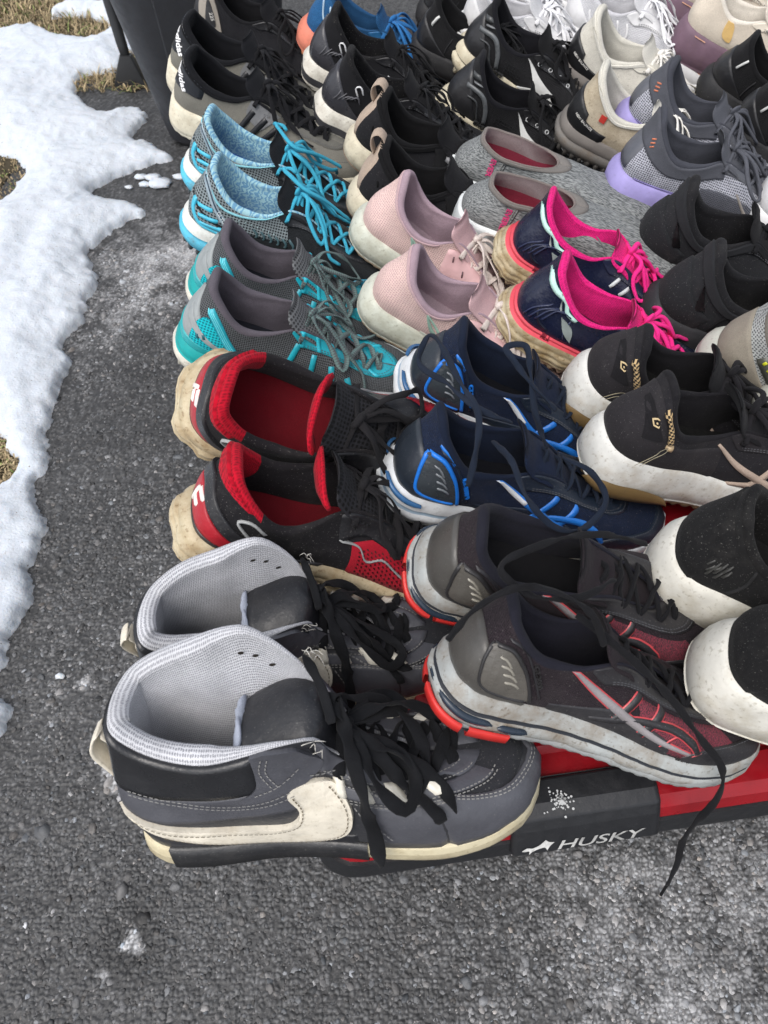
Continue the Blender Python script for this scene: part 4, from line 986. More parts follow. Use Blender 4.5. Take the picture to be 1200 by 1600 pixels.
# ------------------------------------------------------------------ the high top
def t_high(s):
    N = [(.07, .004, .020, .128), (.15, .020, .028, .118), (.27, .058, .031, .113), (.38, .092, .031, .119), (.46, .122, .032, .127), (.50, .136, .026, .118), (.56, .143, .021, .100), (.68, .160, .018, .082), (.80, .182, .015, .069), (.90, .198, .010, .062)]
    F = [(.07, .004, .020, .132), (.15, .016, .030, .138), (.27, .052, .037, .153), (.35, .084, .037, .165), (.385, .096, .035, .166), (.44, .114, .029, .153), (.49, .131, .020, .134), (.54, .143, .017, .114), (.60, .150, .017, .100), (.68, .160, .018, .082), (.80, .182, .015, .069), (.90, .198, .010, .062)]
    s.__init__(s.root, dict(s.sp, open=dict(heel=(.000, .130), toe=(.208, .059), N=N, F=F), stack=(.022, .018, .018, .026), pad=.015, puff=.40, bulge=.009, toebox=.006, banana=.003), s.rng.randint(0, 999))
    lea = M('leather', '#303135', rough=.38, dust=.15); gy = M('leather', '#4b4c52', rough=.42, dust=.12); cream = M('leather', '#d9d2c2', rough=.5, dirt=.30, dcol='#9c8a68')
    pm = M('mesh', '#c3c4c8', '#8f9096', scale=.85); so = M('foam', '#c8bfa2', dirt=.35, dcol='#9b8558')
    s.upper(lea); s.collar(pm); s.insole(M('fabric', '#17181b'))
    s.tongue(M('leather', '#1d1e22', dust=.2), w0=.020, w1=.033, th=.007, tip=(-.050, -.004))
    s.sole([(f, o - .001) for f, o in LV['flat']], [(0, 3, M('rubber', '#b7ad90', dirt=.4), 'outsole_rim'), (3, 7, so, 'midsole')])
    for t0, t1 in ((-.62, -.17), (.17, .62)): s.sole_patch('sole_shade_strip', t0, t1, -.02, 1.05, .0016, M('leather', '#202124', dust=.3))  # dark strip over the middle of the sole, shade put in as colour
    # padded ankle band, grey quarter, eye row
    s.band('ankle_band', -.40, .40, lambda a: .60 + .10 * min(1, abs(a) / .4), .985, M('leather', '#232427', rough=.3), .0030)
    s.band('heel_strip', -.055, .055, .0, .62, gy, .0030)
    s.band('grey_quarter', -.02, -.50, lambda a: .44 - .05 * math.sin(abs(a) * 6), lambda a: .61 + .08 * min(1, abs(a) / .4), gy, .0022)
    s.band('grey_quarter', .02, .50, lambda a: .44, .64, gy, .0022)
    s.poly('collar_tab', [(96, 124, 1), (120, 124), (130, 112), (138, 96), (120, 82), (100, 76), (84, 78), (98, 92)], gy, h=.0034)
    s.poly('collar_tab', [(90, 140, 1), (122, 136), (132, 112), (138, 96), (120, 82), (100, 76), (84, 78), (96, 92)], gy, side=1, h=.0034)
    for sd in (-1, 1):
        s.band('eyestay', sd * .50, sd * 1.0, lambda a: .74 if abs(a) < .9 else .66, .99, gy, .0028)
        s.band('lace_stay', sd * .53, sd * .97, lambda a: .52, lambda a: .66, gy, .0018)
        s.band('vamp_side', sd * .64, sd * .80, .02, .52, gy, .0016)
        s.band('foxing', sd * .30, sd * .60, .0, .12, M('leather', '#232428'), .0016)
    s.band('toe_cap', .80, 1.20, 0, lambda a: .30 + .22 * min(1, abs(a - 1) / .15), gy, .0022)
    s.band('toe_box', .84, 1.16, .36, .98, M('suede', '#2c2d31', dust=.3), .0012)
    s.stitch_tv([(sd * .52, sd * .97, (lambda a, k=k: k)) for sd in (-1, 1) for k in (.50, .53, .675, .76)] + [(sd * (.645 + k), sd * (.645 + k + .001), 0) for sd in (1,) for k in ()] + [(.81, 1.19, lambda a: .28 + .22 * min(1, abs(a - 1) / .15)), (.80, 1.20, lambda a: .25 + .22 * min(1, abs(a - 1) / .15))], M('fabric', '#8f8e8b'), h=.0032)
    # the big white tick on the near side
    s.poly('swoosh', [(1, 63, 1), (30, 53), (70, 46), (104, 44), (117, 51), (121, 64), (116, 80), (124, 86), (142, 79), (155, 58), (150, 36), (132, 26), (100, 25), (60, 33), (28, 46)], cream, h=.0040, sm=5)
    s.poly('swoosh', [(1, 63, 1), (30, 53), (70, 46), (104, 44), (117, 51), (121, 64), (116, 80), (124, 86), (142, 79), (155, 58), (150, 36), (132, 26), (100, 25), (60, 33), (28, 46)], cream, side=1, h=.0036, sm=5)
    th = M('fabric', '#8f8e8c'); thc = M('fabric', '#6f6553')
    for sd in (-1, 1):
        s.stitch([[(12, 84), (40, 78), (70, 74), (96, 76), (118, 84)], [(12, 81), (40, 75), (70, 71), (98, 73), (120, 80)], [(96, 84), (112, 92), (124, 104)], [(112, 92), (106, 108), (108, 120)], [(108, 92), (102, 108), (104, 120)],
              [(130, 92), (146, 84), (160, 74), (184, 62)], [(158, 60), (166, 48), (176, 32)], [(162, 61), (170, 49), (180, 33)]], th, side=sd, h=.0042)
        s.stitch([[(12, 59), (30, 51), (70, 44), (103, 42), (119, 50), (123, 64), (119, 79)], [(28, 47), (60, 35), (100, 27), (131, 28), (147, 37), (152, 57), (140, 77)]], thc, side=sd, h=.0052)
    # heel loop of folded cream tape
    s.cord('heel_loop', [(-.004, 0, .070), (-.010, 0, .082), (-.016, 0, .100), (-.010, 0, .112), (-.004, 0, .104), (-.005, 0, .090), (-.004, 0, .080)], .017, .0028, cream, (1, 0, 0))
    # white lace tabs
    ws = M('leather', '#d9d5c8', rough=.4); qs = [.585, .67, .755, .84]
    for sd in (-1, 1):
        for q in qs: s.band('lace_tab', sd * (q - .020), sd * (q + .024), .55, .78, ws, .0046, nt=6, nv=5)
    # light edge binding at the top of the tongue, dark lace holes in the raised flap
    tc = s.tcloud[-18:]; o_ = np.argsort(tc[:, 1]); up_ = [p for p in tc[o_] if p[2] >= tc[:, 2].mean() - .004]
    s.cord('tongue_edge', path(np.array(up_) + [-.002, 0, .001], 12), .008, .004, M('fabric', '#aab1c0'), (1, 0, 0))
    for tq, vq in ((.375, .93), (.405, .92), (.435, .90)):
        pass
    T_ = s.T(np.array([.37, .40, .43])); A = Acc()
    for p in T_:
        for dz in (-.012,):
            c0 = p + np.array([0, -.0128, dz]); ring = [c0 + np.array([math.cos(b) * .0024, -.0004, math.sin(b) * .0016]) for b in np.linspace(0, 5.5, 8)]; A.add(ring, [tuple(range(8))])
    mk('lace_holes', s.warp(A.V), A.F, M('fabric', '#2c2824'), s.root, A.U)
    s.laces(M('lace', '#121316'), 6, .58, .94, .0090, .0020, v=.76)
    bl = M('lace', '#121316')
    s.cord('loose_lace', s.floor([(.148, .006, .108), (.160, -.030, .10), (.166, -.044, .080), (.168, -.050, .058), (.169, -.056, .036), (.168, -.058, .020)], .004), .011, .0022, bl, (0, -1, .4), n=40)
    s.cord('loose_lace', [(.146, -.014, .118), (.140, .004, .130), (.134, .016, .138), (.130, .024, .142)], .007, .002, bl, n=20)
    s.cord('loose_lace', s.floor(path([(.142, 0, .110), (.158, .018, .104), (.182, .028, .086), (.200, .010, .080), (.206, -.024, .066), (.196, -.040, .058)], 30), .004), .0095, .0022, bl)
    s.cord('loose_lace', s.floor(path([(.142, 0, .110), (.168, -.014, .100), (.196, -.034, .070), (.214, -.052, .044)], 30), .004), .0095, .0022, bl)
    # loose threads at the torn collar corners
    rg = s.rng
    for sd, z in ((-1, .122), (1, .140)):
        A = Acc()
        for k in range(7):
            p = np.array([.132 + rg.uniform(-.004, .004), sd * (.028 + rg.uniform(-.003, .004)), z - .004 + rg.uniform(-.01, .006)])
            A.add(*sweep([p, p + (rg.uniform(0, .008), rg.uniform(-.003, .003), rg.uniform(-.002, .004)), p + (rg.uniform(.003, .008), rg.uniform(-.003, .003), rg.uniform(-.005, .001))], .0006, .0007, n=6, k=4))
        mk('frayed_threads', s.warp(A.V), A.F, M('fabric', '#cfccc4'), s.root, A.U)['kind'] = 'stuff'
# ------------------------------------------------------------------ ground
rng = np.random.default_rng(5)
def vnoise(x, y, s, seed=0):
    """smooth value noise"""
    x = x / s; y = y / s; xi = np.floor(x).astype(int); yi = np.floor(y).astype(int); fx = x - xi; fy = y - yi
    fx = fx * fx * (3 - 2 * fx); fy = fy * fy * (3 - 2 * fy)
    def h(a, b):
        n = (a * 374761393 + b * 668265263 + seed * 974711) & 0x7fffffff
        n = ((n ^ (n >> 13)) * 1274126177) & 0x7fffffff
        return ((n ^ (n >> 16)) & 0xffff) / 65535.0
    return (h(xi, yi) * (1 - fx) + h(xi + 1, yi) * fx) * (1 - fy) + (h(xi, yi + 1) * (1 - fx) + h(xi + 1, yi + 1) * fx) * fy

def color_mat(name, rough=.7, spec=.3, bump=0, sss=0):
    m = bpy.data.materials.new(name); m.use_nodes = True; nt = m.node_tree; B = nt.nodes['Principled BSDF']
    a = nt.nodes.new('ShaderNodeAttribute'); a.attribute_name = 'Col'; nt.links.new(a.outputs['Color'], B.inputs['Base Color'])
    B.inputs['Roughness'].default_value = rough; B.inputs['Specular IOR Level'].default_value = spec
    if bump:
        tc = nt.nodes.new('ShaderNodeTexCoord'); n = nt.nodes.new('ShaderNodeTexNoise'); n.inputs['Scale'].default_value = 700; n.inputs['Detail'].default_value = 3
        nt.links.new(tc.outputs['Object'], n.inputs['Vector']); b = nt.nodes.new('ShaderNodeBump'); b.inputs['Distance'].default_value = bump; b.inputs['Strength'].default_value = .7
        nt.links.new(n.outputs['Fac'], b.inputs['Height']); nt.links.new(b.outputs[0], B.inputs['Normal'])
    return m
def set_col(o, c):
    c = np.column_stack([c, np.ones(len(c))]) if c.shape[1] == 3 else c
    at = o.data.color_attributes.new('Col', 'FLOAT_COLOR', 'POINT'); at.data.foreach_set('color', c.astype(np.float32).ravel())

# asphalt base sheet, far ground
m_as = bpy.data.materials.new('asphalt'); m_as.use_nodes = True; nt = m_as.node_tree; B = nt.nodes['Principled BSDF']
tc = nt.nodes.new('ShaderNodeTexCoord')
v = nt.nodes.new('ShaderNodeTexVoronoi'); v.inputs['Scale'].default_value = 170; nt.links.new(tc.outputs['Object'], v.inputs['Vector'])
n1 = nt.nodes.new('ShaderNodeTexNoise'); n1.inputs['Scale'].default_value = 4; n1.inputs['Detail'].default_value = 6; nt.links.new(tc.outputs['Object'], n1.inputs['Vector'])
bw = nt.nodes.new('ShaderNodeRGBToBW'); nt.links.new(v.outputs['Color'], bw.inputs[0])
cr = nt.nodes.new('ShaderNodeMapRange'); cr.inputs[3].default_value = .015; cr.inputs[4].default_value = .095; nt.links.new(bw.outputs[0], cr.inputs[0])
cm = nt.nodes.new('ShaderNodeCombineColor'); [nt.links.new(cr.outputs[0], cm.inputs[i]) for i in range(3)]
nt.links.new(cm.outputs[0], B.inputs['Base Color']); B.inputs['Roughness'].default_value = .75
bp = nt.nodes.new('ShaderNodeBump'); bp.inputs['Distance'].default_value = .003; bp.inputs['Strength'].default_value = 1; bp.invert = True
nt.links.new(v.outputs['Distance'], bp.inputs['Height']); nt.links.new(bp.outputs[0], B.inputs['Normal'])
g = mk('asphalt_driveway', [(-30, -3, 0), (30, -3, 0), (30, 40, 0), (-30, 40, 0)], [(0, 1, 2, 3)], m_as, smooth=False); g['kind'] = 'structure'

# salt and frost map: 0 dark, 1 white
def frost(x, y):
    f = np.exp(-(((x + .50) / .13) ** 2 + ((y - 1.32) / .22) ** 2)) * .75
    f += np.exp(-(((x + .36) / .09) ** 2 + ((y - 1.40) / .12) ** 2)) * .5
    f += np.clip((x - .02) / .30, 0, 1) * np.clip(1 - (y - .1) / .6, 0, 1) * .50
    f *= .45 + 1.1 * vnoise(x, y, .035, 7)
    f += .10 * (vnoise(x, y, .09, 3) > .72) 
    for cx, cy, r in ((-.292, .108, .006), (-.284, .096, .005), (-.300, .098, .004), (-.318, .070, .003), (-.34, .29, .014), (-.36, .30, .006), (-.31, .28, .008), (-.42, .42, .006)): f += 1.3 * np.exp(-((x - cx) ** 2 + (y - cy) ** 2) / (2 * r * r))
    d = 1.0 * np.exp(-(((x + .295) / .042) ** 2 + ((y - .100) / .040) ** 2)) + .6 * np.exp(-(((x - .44) / .035) ** 2 + ((y - .10) / .06) ** 2)) + .5 * np.exp(-(((x + .47) / .06) ** 2 + ((y - 1.03) / .025) ** 2))
    return f, d
# near asphalt: the stones of the surface as real relief
ico = bmesh.new(); bmesh.ops.create_icosphere(ico, subdivisions=2, radius=1); IV2 = np.array([v.co[:] for v in ico.verts]); IF2 = np.array([[v.index for v in f.verts] for f in ico.faces]); ico.free()
def hsh(i, j, k):
    n = (i * 374761393 + j * 668265263 + k * 974711) & 0x7fffffff; n = ((n ^ (n >> 13)) * 1274126177) & 0x7fffffff
    return ((n ^ (n >> 16)) & 0xffff) / 65535.0
def worley(x, y, s, k):
    x = x / s; y = y / s; xi = np.floor(x).astype(np.int64); yi = np.floor(y).astype(np.int64)
    f1 = np.full(x.shape, 9.); f2 = np.full(x.shape, 9.); c = np.zeros(x.shape)
    for a in (-1, 0, 1):
        for b in (-1, 0, 1):
            i = xi + a; j = yi + b; d = np.hypot(i + .15 + .7 * hsh(i, j, k) - x, j + .15 + .7 * hsh(i, j, k + 1) - y)
            m = d < f1; f2 = np.where(m, f1, np.minimum(f2, d)); c = np.where(m, hsh(i, j, k + 2), c); f1 = np.where(m, d, f1)
    return f1, f2, c
def relief(name, x0, x1, y0, y1, res, s=.0056):
    xs = np.arange(x0, x1, res); ys = np.arange(y0, y1 + 2.1 * res, res); X, Y = np.meshgrid(xs, ys, indexing='ij')
    wx = X + (vnoise(X, Y, .0045, 31) - .5) * .0024 + (vnoise(X, Y, .0016, 41) - .5) * .0008; wy = Y + (vnoise(X, Y, .0045, 32) - .5) * .0024 + (vnoise(X, Y, .0016, 42) - .5) * .0008
    f1, f2, c = worley(wx, wy, s, 1); g1, g2, c2 = worley(wx, wy, s * .46, 9)
    e = np.clip((f2 - f1) / .5, 0, 1) ** .85; e2 = np.clip((g2 - g1) / .7, 0, 1) ** .8
    big = c > .38                                  # a larger stone shows, otherwise fines
    h = np.where(big, e * (.0008 + .0017 * c), e2 * .0007) + .0010 * vnoise(X, Y, .02, 33) + .0007 * vnoise(X, Y, .0024, 34)
    f, d = frost(X, Y)
    st = np.exp((hsh((c * 65535).astype(np.int64), 3, 5) - .5) * 1.2) * .068 * (.7 + .6 * vnoise(X, Y, .0035, 43)); fi = np.exp((c2 - .5) * 1.1) * .046
    b = np.where(big, st * e + .034 * (1 - e), fi * e2 + .032 * (1 - e2)); b *= .8 + .4 * vnoise(X, Y, .05, 35)
    pw = np.clip(f * 1.1 - .30 + .25 * (c - .5) + .55 * (vnoise(X, Y, .0017, 37) - .5) + .5 * (vnoise(X, Y, .016, 38) - .5), 0, 1) * (f > .02) * (.25 + .75 * np.where(big, e, e2 * .7))
    b = b * (1 - .72 * np.clip(d, 0, 1) * (f < .9)); b = b * (1 - pw) + .50 * pw
    gl = hsh((X / res).astype(np.int64), (Y / res).astype(np.int64), 77) > .994; b = np.where(gl, b * 1.9 + .02, b)  # scattered glints painted into the colour
    n, m = X.shape; V = np.column_stack([X.ravel(), Y.ravel(), (h + .0006).ravel()])
    k = np.arange(n * m).reshape(n, m); F = np.stack([k[:-1, :-1], k[1:, :-1], k[1:, 1:], k[:-1, 1:]], -1).reshape(-1, 4).astype(np.int32)
    me = bpy.data.meshes.new(name); me.vertices.add(len(V)); me.vertices.foreach_set('co', V.ravel()); me.loops.add(F.size); me.loops.foreach_set('vertex_index', F.ravel())
    me.polygons.add(len(F)); me.polygons.foreach_set('loop_start', np.arange(0, F.size, 4, dtype=np.int32)); me.polygons.foreach_set('use_smooth', np.ones(len(F), dtype=bool)); me.update(calc_edges=True); me.materials.append(m_st)
    o = bpy.data.objects.new(name, me); COL.objects.link(o); o['kind'] = 'structure'
    b = b.ravel(); set_col(o, np.column_stack([b * .99, b, b * 1.025])); return o
m_st = color_mat('asphalt_stone', .52, .5, .0005)
relief('asphalt_surface', -.64, .50, -.03, .22, .00125)
relief('asphalt_surface', -.02, .52, .22, .30, .0016)
relief('asphalt_surface', -.68, -.02, .22, .75, .0016)
relief('asphalt_surface', -.90, -.10, .75, 1.35, .0021)
relief('asphalt_surface', -.90, -.20, 1.35, 2.25, .0027)

def chips(name, x0, x1, y0, y1, n, rad):
    """angular stone chips bedded in the tar"""
    V0 = np.array([(math.cos(a) * r, math.sin(a) * r, z) for r, z in ((1.0, -.25), (.82, .32), (.42, .50)) for a in np.linspace(0, 2 * math.pi, 7)[:-1]] + [(0, 0, .52)])
    F0 = [(i + 6 * r, (i + 1) % 6 + 6 * r, (i + 1) % 6 + 6 * r + 6) for r in (0, 1) for i in range(6)] + [(i + 6 * r, (i + 1) % 6 + 6 * r + 6, i + 6 * r + 6) for r in (0, 1) for i in range(6)] + [(12 + i, 12 + (i + 1) % 6, 18) for i in range(6)]
    F0 = np.array(F0); X = rng.uniform(x0, x1, n); Y = rng.uniform(y0, y1, n); r = rad * np.exp(rng.normal(0, .38, n)); a = rng.uniform(0, 6.283, n)
    P = V0[None] * (1 + rng.normal(0, .16, (n, len(V0), 1))); P[..., 1] *= rng.uniform(.55, 1, n)[:, None]; P[..., 2] *= rng.uniform(.35, .8, n)[:, None]
    tl = rng.normal(0, .16, (n, 2)); P[..., 2] += P[..., 0] * tl[:, :1] + P[..., 1] * tl[:, 1:]
    c, s = np.cos(a)[:, None], np.sin(a)[:, None]; x = P[..., 0] * c - P[..., 1] * s; y = P[..., 0] * s + P[..., 1] * c
    P[..., 0] = x; P[..., 1] = y; P *= r[:, None, None]; P[..., 0] += X[:, None]; P[..., 1] += Y[:, None]; P[..., 2] += (.0012 + rng.uniform(0, .0006, n))[:, None]
    F = (F0[None] + (np.arange(n) * len(V0))[:, None, None]).reshape(-1, 3).astype(np.int32)
    me = bpy.data.meshes.new(name); me.vertices.add(n * len(V0)); me.vertices.foreach_set('co', P.reshape(-1)); me.loops.add(F.size); me.loops.foreach_set('vertex_index', F.ravel())
    me.polygons.add(len(F)); me.polygons.foreach_set('loop_start', np.arange(0, F.size, 3, dtype=np.int32)); me.polygons.foreach_set('use_smooth', np.ones(len(F), dtype=bool)); me.update(calc_edges=True); me.materials.append(m_st)
    o = bpy.data.objects.new(name, me); COL.objects.link(o); o['kind'] = 'stuff'
    f, d = frost(X, Y); b = np.exp(rng.normal(math.log(.072), .48, n)); b = np.where(rng.random(n) < .04, b * 2.0, b)
    pw = np.clip(f * .9 + rng.normal(-.15, .25, n), 0, 1) * (f > .03); b = (b * (1 - pw) + .46 * pw) * (1 - .7 * np.clip(d, 0, 1) * (f < .9))
    t = rng.normal(0, .035, n); C = np.repeat(np.column_stack([b * (1 + t), b, b * (1.02 - t)]), len(V0), 0); C *= rng.uniform(.8, 1.2, (len(C), 1)); set_col(o, C)
chips('asphalt_stones', -.62, .50, -.02, .24, 11000, .0026)
chips('asphalt_stones', -.64, -.14, .24, .75, 7000, .0027)
chips('asphalt_stones', -.75, -.2, .75, 1.4, 6000, .0030)

# snow: a melting bank along the drive
EDGE = [(-.53, -.3), (-.520, .20), (-.514, .30), (-.508, .36), (-.530, .39), (-.56, .41), (-.546, .46), (-.534, .52), (-.540, .58), (-.548, .63), (-.535, .68), (-.560, .72), (-.578, .77), (-.562, .80), (-.575, .86), (-.598, .92), (-.600, .98), (-.585, 1.04), (-.600, 1.10), (-.596, 1.18), (-.588, 1.26), (-.610, 1.34), (-.612, 1.40), (-.590, 1.455), (-.565, 1.485), (-.52, 1.515), (-.56, 1.55), (-.64, 1.57), (-.66, 1.615), (-.625, 1.65), (-.60, 1.67), (-.585, 1.69), (-.53, 1.715), (-.50, 1.74), (-.54, 1.77), (-.60, 1.82), (-.62, 1.87), (-.61, 1.93), (-.65, 1.955), (-.70, 1.935), (-.74, 1.96), (-.80, 2.04), (-.815, 2.10), (-.77, 2.14), (-.72, 2.16), (-.70, 2.25), (-.68, 2.40), (-.72, 2.52), (-.80, 2.56), (-.95, 2.55), (-1.02, 2.42), (-1.25, 2.38), (-1.5, 2.42), (-4, 2.6), (-4, -.3)]
HOLES = [[(-1.0, 1.53), (-.87, 1.54), (-.835, 1.62), (-.83, 1.66), (-.87, 1.72), (-.93, 1.75), (-1.05, 1.70)], [(-.75, .73), (-.64, .755), (-.61, .80), (-.64, .835), (-.66, .865), (-.75, .88)], [(-.97, 2.38), (-.84, 2.34), (-.79, 2.40), (-.86, 2.48), (-1.0, 2.46)]]
def sdf(x, y, poly):
    P = np.array(smooth_poly(poly, 4)); A = P; Bq = np.roll(P, -1, 0); d = np.full(x.shape, 1e9); ins = np.zeros(x.shape, bool)
    for (ax, ay), (bx, by) in zip(A, Bq):
        ex, ey = bx - ax, by - ay; L2 = ex * ex + ey * ey + 1e-12
        u = np.clip(((x - ax) * ex + (y - ay) * ey) / L2, 0, 1); dd = (x - ax - u * ex) ** 2 + (y - ay - u * ey) ** 2; d = np.minimum(d, dd)
        c = (ay > y) != (by > y); ins ^= c & (x < (bx - ax) * (y - ay) / (by - ay + 1e-12) + ax)
    d = np.sqrt(d); return np.where(ins, d, -d)
xs = np.concatenate([np.linspace(-4, -1.45, 40)[:-1], np.arange(-1.45, -.44, .0055)]); ys = np.arange(.16, 2.75, .0062)
X, Y = np.meshgrid(xs, ys, indexing='ij'); wx = (vnoise(X, Y, .03, 1) - .5) * .014 + (vnoise(X, Y, .014, 2) - .5) * .014 + (vnoise(X, Y, .055, 22) - .5) * .03
wy = (vnoise(X, Y, .03, 11) - .5) * .014 + (vnoise(X, Y, .010, 12) - .5) * .010
d = sdf(X + wx, Y + wy, EDGE)
for hpoly in HOLES: d = np.minimum(d, -sdf(X + wx, Y + wy, hpoly))
th = .020 + .020 * vnoise(X, Y, .25, 4) + .012 * vnoise(X, Y, .09, 5) + .005 * vnoise(X, Y, .03, 6) + .0040 * vnoise(X, Y, .013, 8)
th -= .014 * np.exp(-(((X + .88) / .04) ** 2 + ((Y - 2.03) / .05) ** 2)) + .02 * np.exp(-(((X + .74) / .03) ** 2 + ((Y - 1.40) / .25) ** 2) * 1.0) * .4
prof = np.clip(d / .085, 0, 1) ** .62 * .75 + .25 * np.clip(d / .006, 0, 1)
Z = np.where(d > 0, -.002 + th * prof + .004, -.012)
me_idx = -np.ones(X.shape, int); keepv = d > -.012; me_idx[keepv] = np.arange(keepv.sum())
V = np.column_stack([X[keepv], Y[keepv], Z[keepv]])
a, b, c, e = me_idx[:-1, :-1], me_idx[1:, :-1], me_idx[1:, 1:], me_idx[:-1, 1:]; ok = (a >= 0) & (b >= 0) & (c >= 0) & (e >= 0)
F = np.column_stack([a[ok], b[ok], c[ok], e[ok]])
m_sn = bpy.data.materials.new('snow'); m_sn.use_nodes = True; nt = m_sn.node_tree; B = nt.nodes['Principled BSDF']
B.inputs['Base Color'].default_value = (.56, .60, .655, 1); B.inputs['Roughness'].default_value = .65
B.inputs['Subsurface Weight'].default_value = .5; B.inputs['Subsurface Radius'].default_value = (.6, .8, 1.0); B.inputs['Subsurface Scale'].default_value = .012
tc = nt.nodes.new('ShaderNodeTexCoord'); pv = None
for sc_, ds in ((260, .0016), (60, .004)):
    n = nt.nodes.new('ShaderNodeTexNoise'); n.inputs['Scale'].default_value = sc_; n.inputs['Detail'].default_value = 4; nt.links.new(tc.outputs['Object'], n.inputs['Vector'])
    b_ = nt.nodes.new('ShaderNodeBump'); b_.inputs['Distance'].default_value = ds; b_.inputs['Strength'].default_value = .6; nt.links.new(n.outputs['Fac'], b_.inputs['Height'])
    if pv: nt.links.new(pv, b_.inputs['Normal'])
    pv = b_.outputs[0]
nt.links.new(pv, B.inputs['Normal'])
ng = nt.nodes.new('ShaderNodeTexNoise'); ng.inputs['Scale'].default_value = 190; ng.inputs['Detail'].default_value = 2; nt.links.new(tc.outputs['Object'], ng.inputs['Vector'])
mr = nt.nodes.new('ShaderNodeMapRange'); mr.inputs[1].default_value = .70; mr.inputs[2].default_value = .76; nt.links.new(ng.outputs['Fac'], mr.inputs[0])
n5 = nt.nodes.new('ShaderNodeTexNoise'); n5.inputs['Scale'].default_value = 7; n5.inputs['Detail'].default_value = 5; nt.links.new(tc.outputs['Object'], n5.inputs['Vector'])
m5 = nt.nodes.new('ShaderNodeMix'); m5.data_type = 'RGBA'; m5.inputs[6].default_value = (.50, .545, .60, 1); m5.inputs[7].default_value = (.60, .635, .68, 1); nt.links.new(n5.outputs['Fac'], m5.inputs[0])
mg = nt.nodes.new('ShaderNodeMix'); mg.data_type = 'RGBA'; mg.inputs[7].default_value = (.20, .18, .15, 1); nt.links.new(mr.outputs[0], mg.inputs[0]); nt.links.new(m5.outputs[2], mg.inputs[6]); nt.links.new(mg.outputs[2], B.inputs['Base Color'])
o = mk('snow_bank', V, F, m_sn); o['kind'] = 'structure'
# small lumps fallen off the bank
for k, (x, y, r) in enumerate([(-.535, 1.655, .016), (-.515, 1.63, .022), (-.55, 1.63, .012), (-.475, 1.66, .013), (-.565, 1.66, .012), (-.455, .43, .006), (-.585, 1.62, .008)]):
    P = IV2 * r * [1.2, .8, .45] * (1 + .25 * np.sin(IV2[:, :1] * 5 + k) * np.cos(IV2[:, 1:2] * 6 + k)) + [x, y, r * .25 + .003]
    o = mk('snow_lump', P, [tuple(f) for f in IF2], m_sn); tag(o, ['flat snow lump beside the pointed tip of the snow bank', 'largest broken snow lump lying on dark asphalt near the bin', 'small round snow lump just left of the largest one', 'oval snow lump nearest to the black bin', 'snow lump touching the edge of the snow bank', 'tiny snow lump alone on the asphalt beside the high tops', 'smallest snow crumb at the snow bank edge'][k], 'snow lump', 'snow lumps on the asphalt')

# bare ground and dead grass
m_soil = M('suede', '#4a4334', rough=1.0); m_gr = color_mat('dead_grass', .9, .1)
def sheet(name, pts, z, mat):
    o = mk(name, [(p[0], p[1], z) for p in pts], [tuple(range(len(pts)))], mat, smooth=False); o['kind'] = 'structure'; return o
sheet('lawn', [(-30, 2.42), (-1.5, 2.40), (-.95, 2.22), (-.66, 2.05), (-.50, 2.2), (-.40, 2.7), (-.4, 39), (-30, 39)], .0045, m_soil)
sheet('lawn', [(-4, .60), (-.70, .60), (-.62, .80), (-.66, 1.0), (-.85, 1.05), (-.88, 1.6), (-.85, 1.95), (-4, 1.95)], .0045, m_soil)
def blades(name, n, x0, x1, y0, y1, keep, ln=.03):
    X = rng.uniform(x0, x1, n); Y = rng.uniform(y0, y1, n); k = keep(X, Y); X = X[k]; Y = Y[k]; n = len(X)
    a = rng.uniform(0, 6.283, n); L = ln * rng.uniform(.5, 1.5, n); t = rng.uniform(.15, 1.4, n); w = .0016
    base = np.column_stack([X, Y, np.full(n, .004)]); dr = np.column_stack([np.cos(a) * np.sin(t), np.sin(a) * np.sin(t), np.cos(t) * .7]); sd = np.column_stack([-np.sin(a), np.cos(a), 0 * a]) * w
    mid = base + dr * (L * .5)[:, None] + [0, 0, .003]; tip = base + dr * L[:, None]; tip[:, 2] = np.maximum(tip[:, 2] - .004, .004)
    V = np.stack([base - sd, base + sd, mid + sd * .8, mid - sd * .8, tip], 1).reshape(-1, 3); i = np.arange(n) * 5
    F = [tuple(q) for q in np.column_stack([i, i+1, i+2, i+3]).tolist()] + [tuple(q) for q in np.column_stack([i+3, i+2, i+4]).tolist()]
    o = mk(name, V, F, m_gr, smooth=False); o['kind'] = 'stuff'; b = np.exp(rng.normal(0, .30, n)); c = np.column_stack([.34 * b, .27 * b, .165 * b]); gg = rng.random(n) < .12; c[gg] = c[gg] * [.55, .85, .5]
    set_col(o, np.repeat(c, 5, 0)); return o
blades('dead_grass', 60000, -2.3, -.4, 2.05, 3.9, lambda X, Y: (sdf(X, Y, EDGE) < .004) | (sdf(X, Y, HOLES[2]) > -.01), .035)
blades('dead_grass', 2200, -.78, -.59, .70, .90, lambda X, Y: sdf(X, Y, HOLES[1]) > -.006, .022)
blades('dead_grass', 1000, -1.08, -.80, 1.5, 1.78, lambda X, Y: sdf(X, Y, HOLES[0]) > -.004, .012)

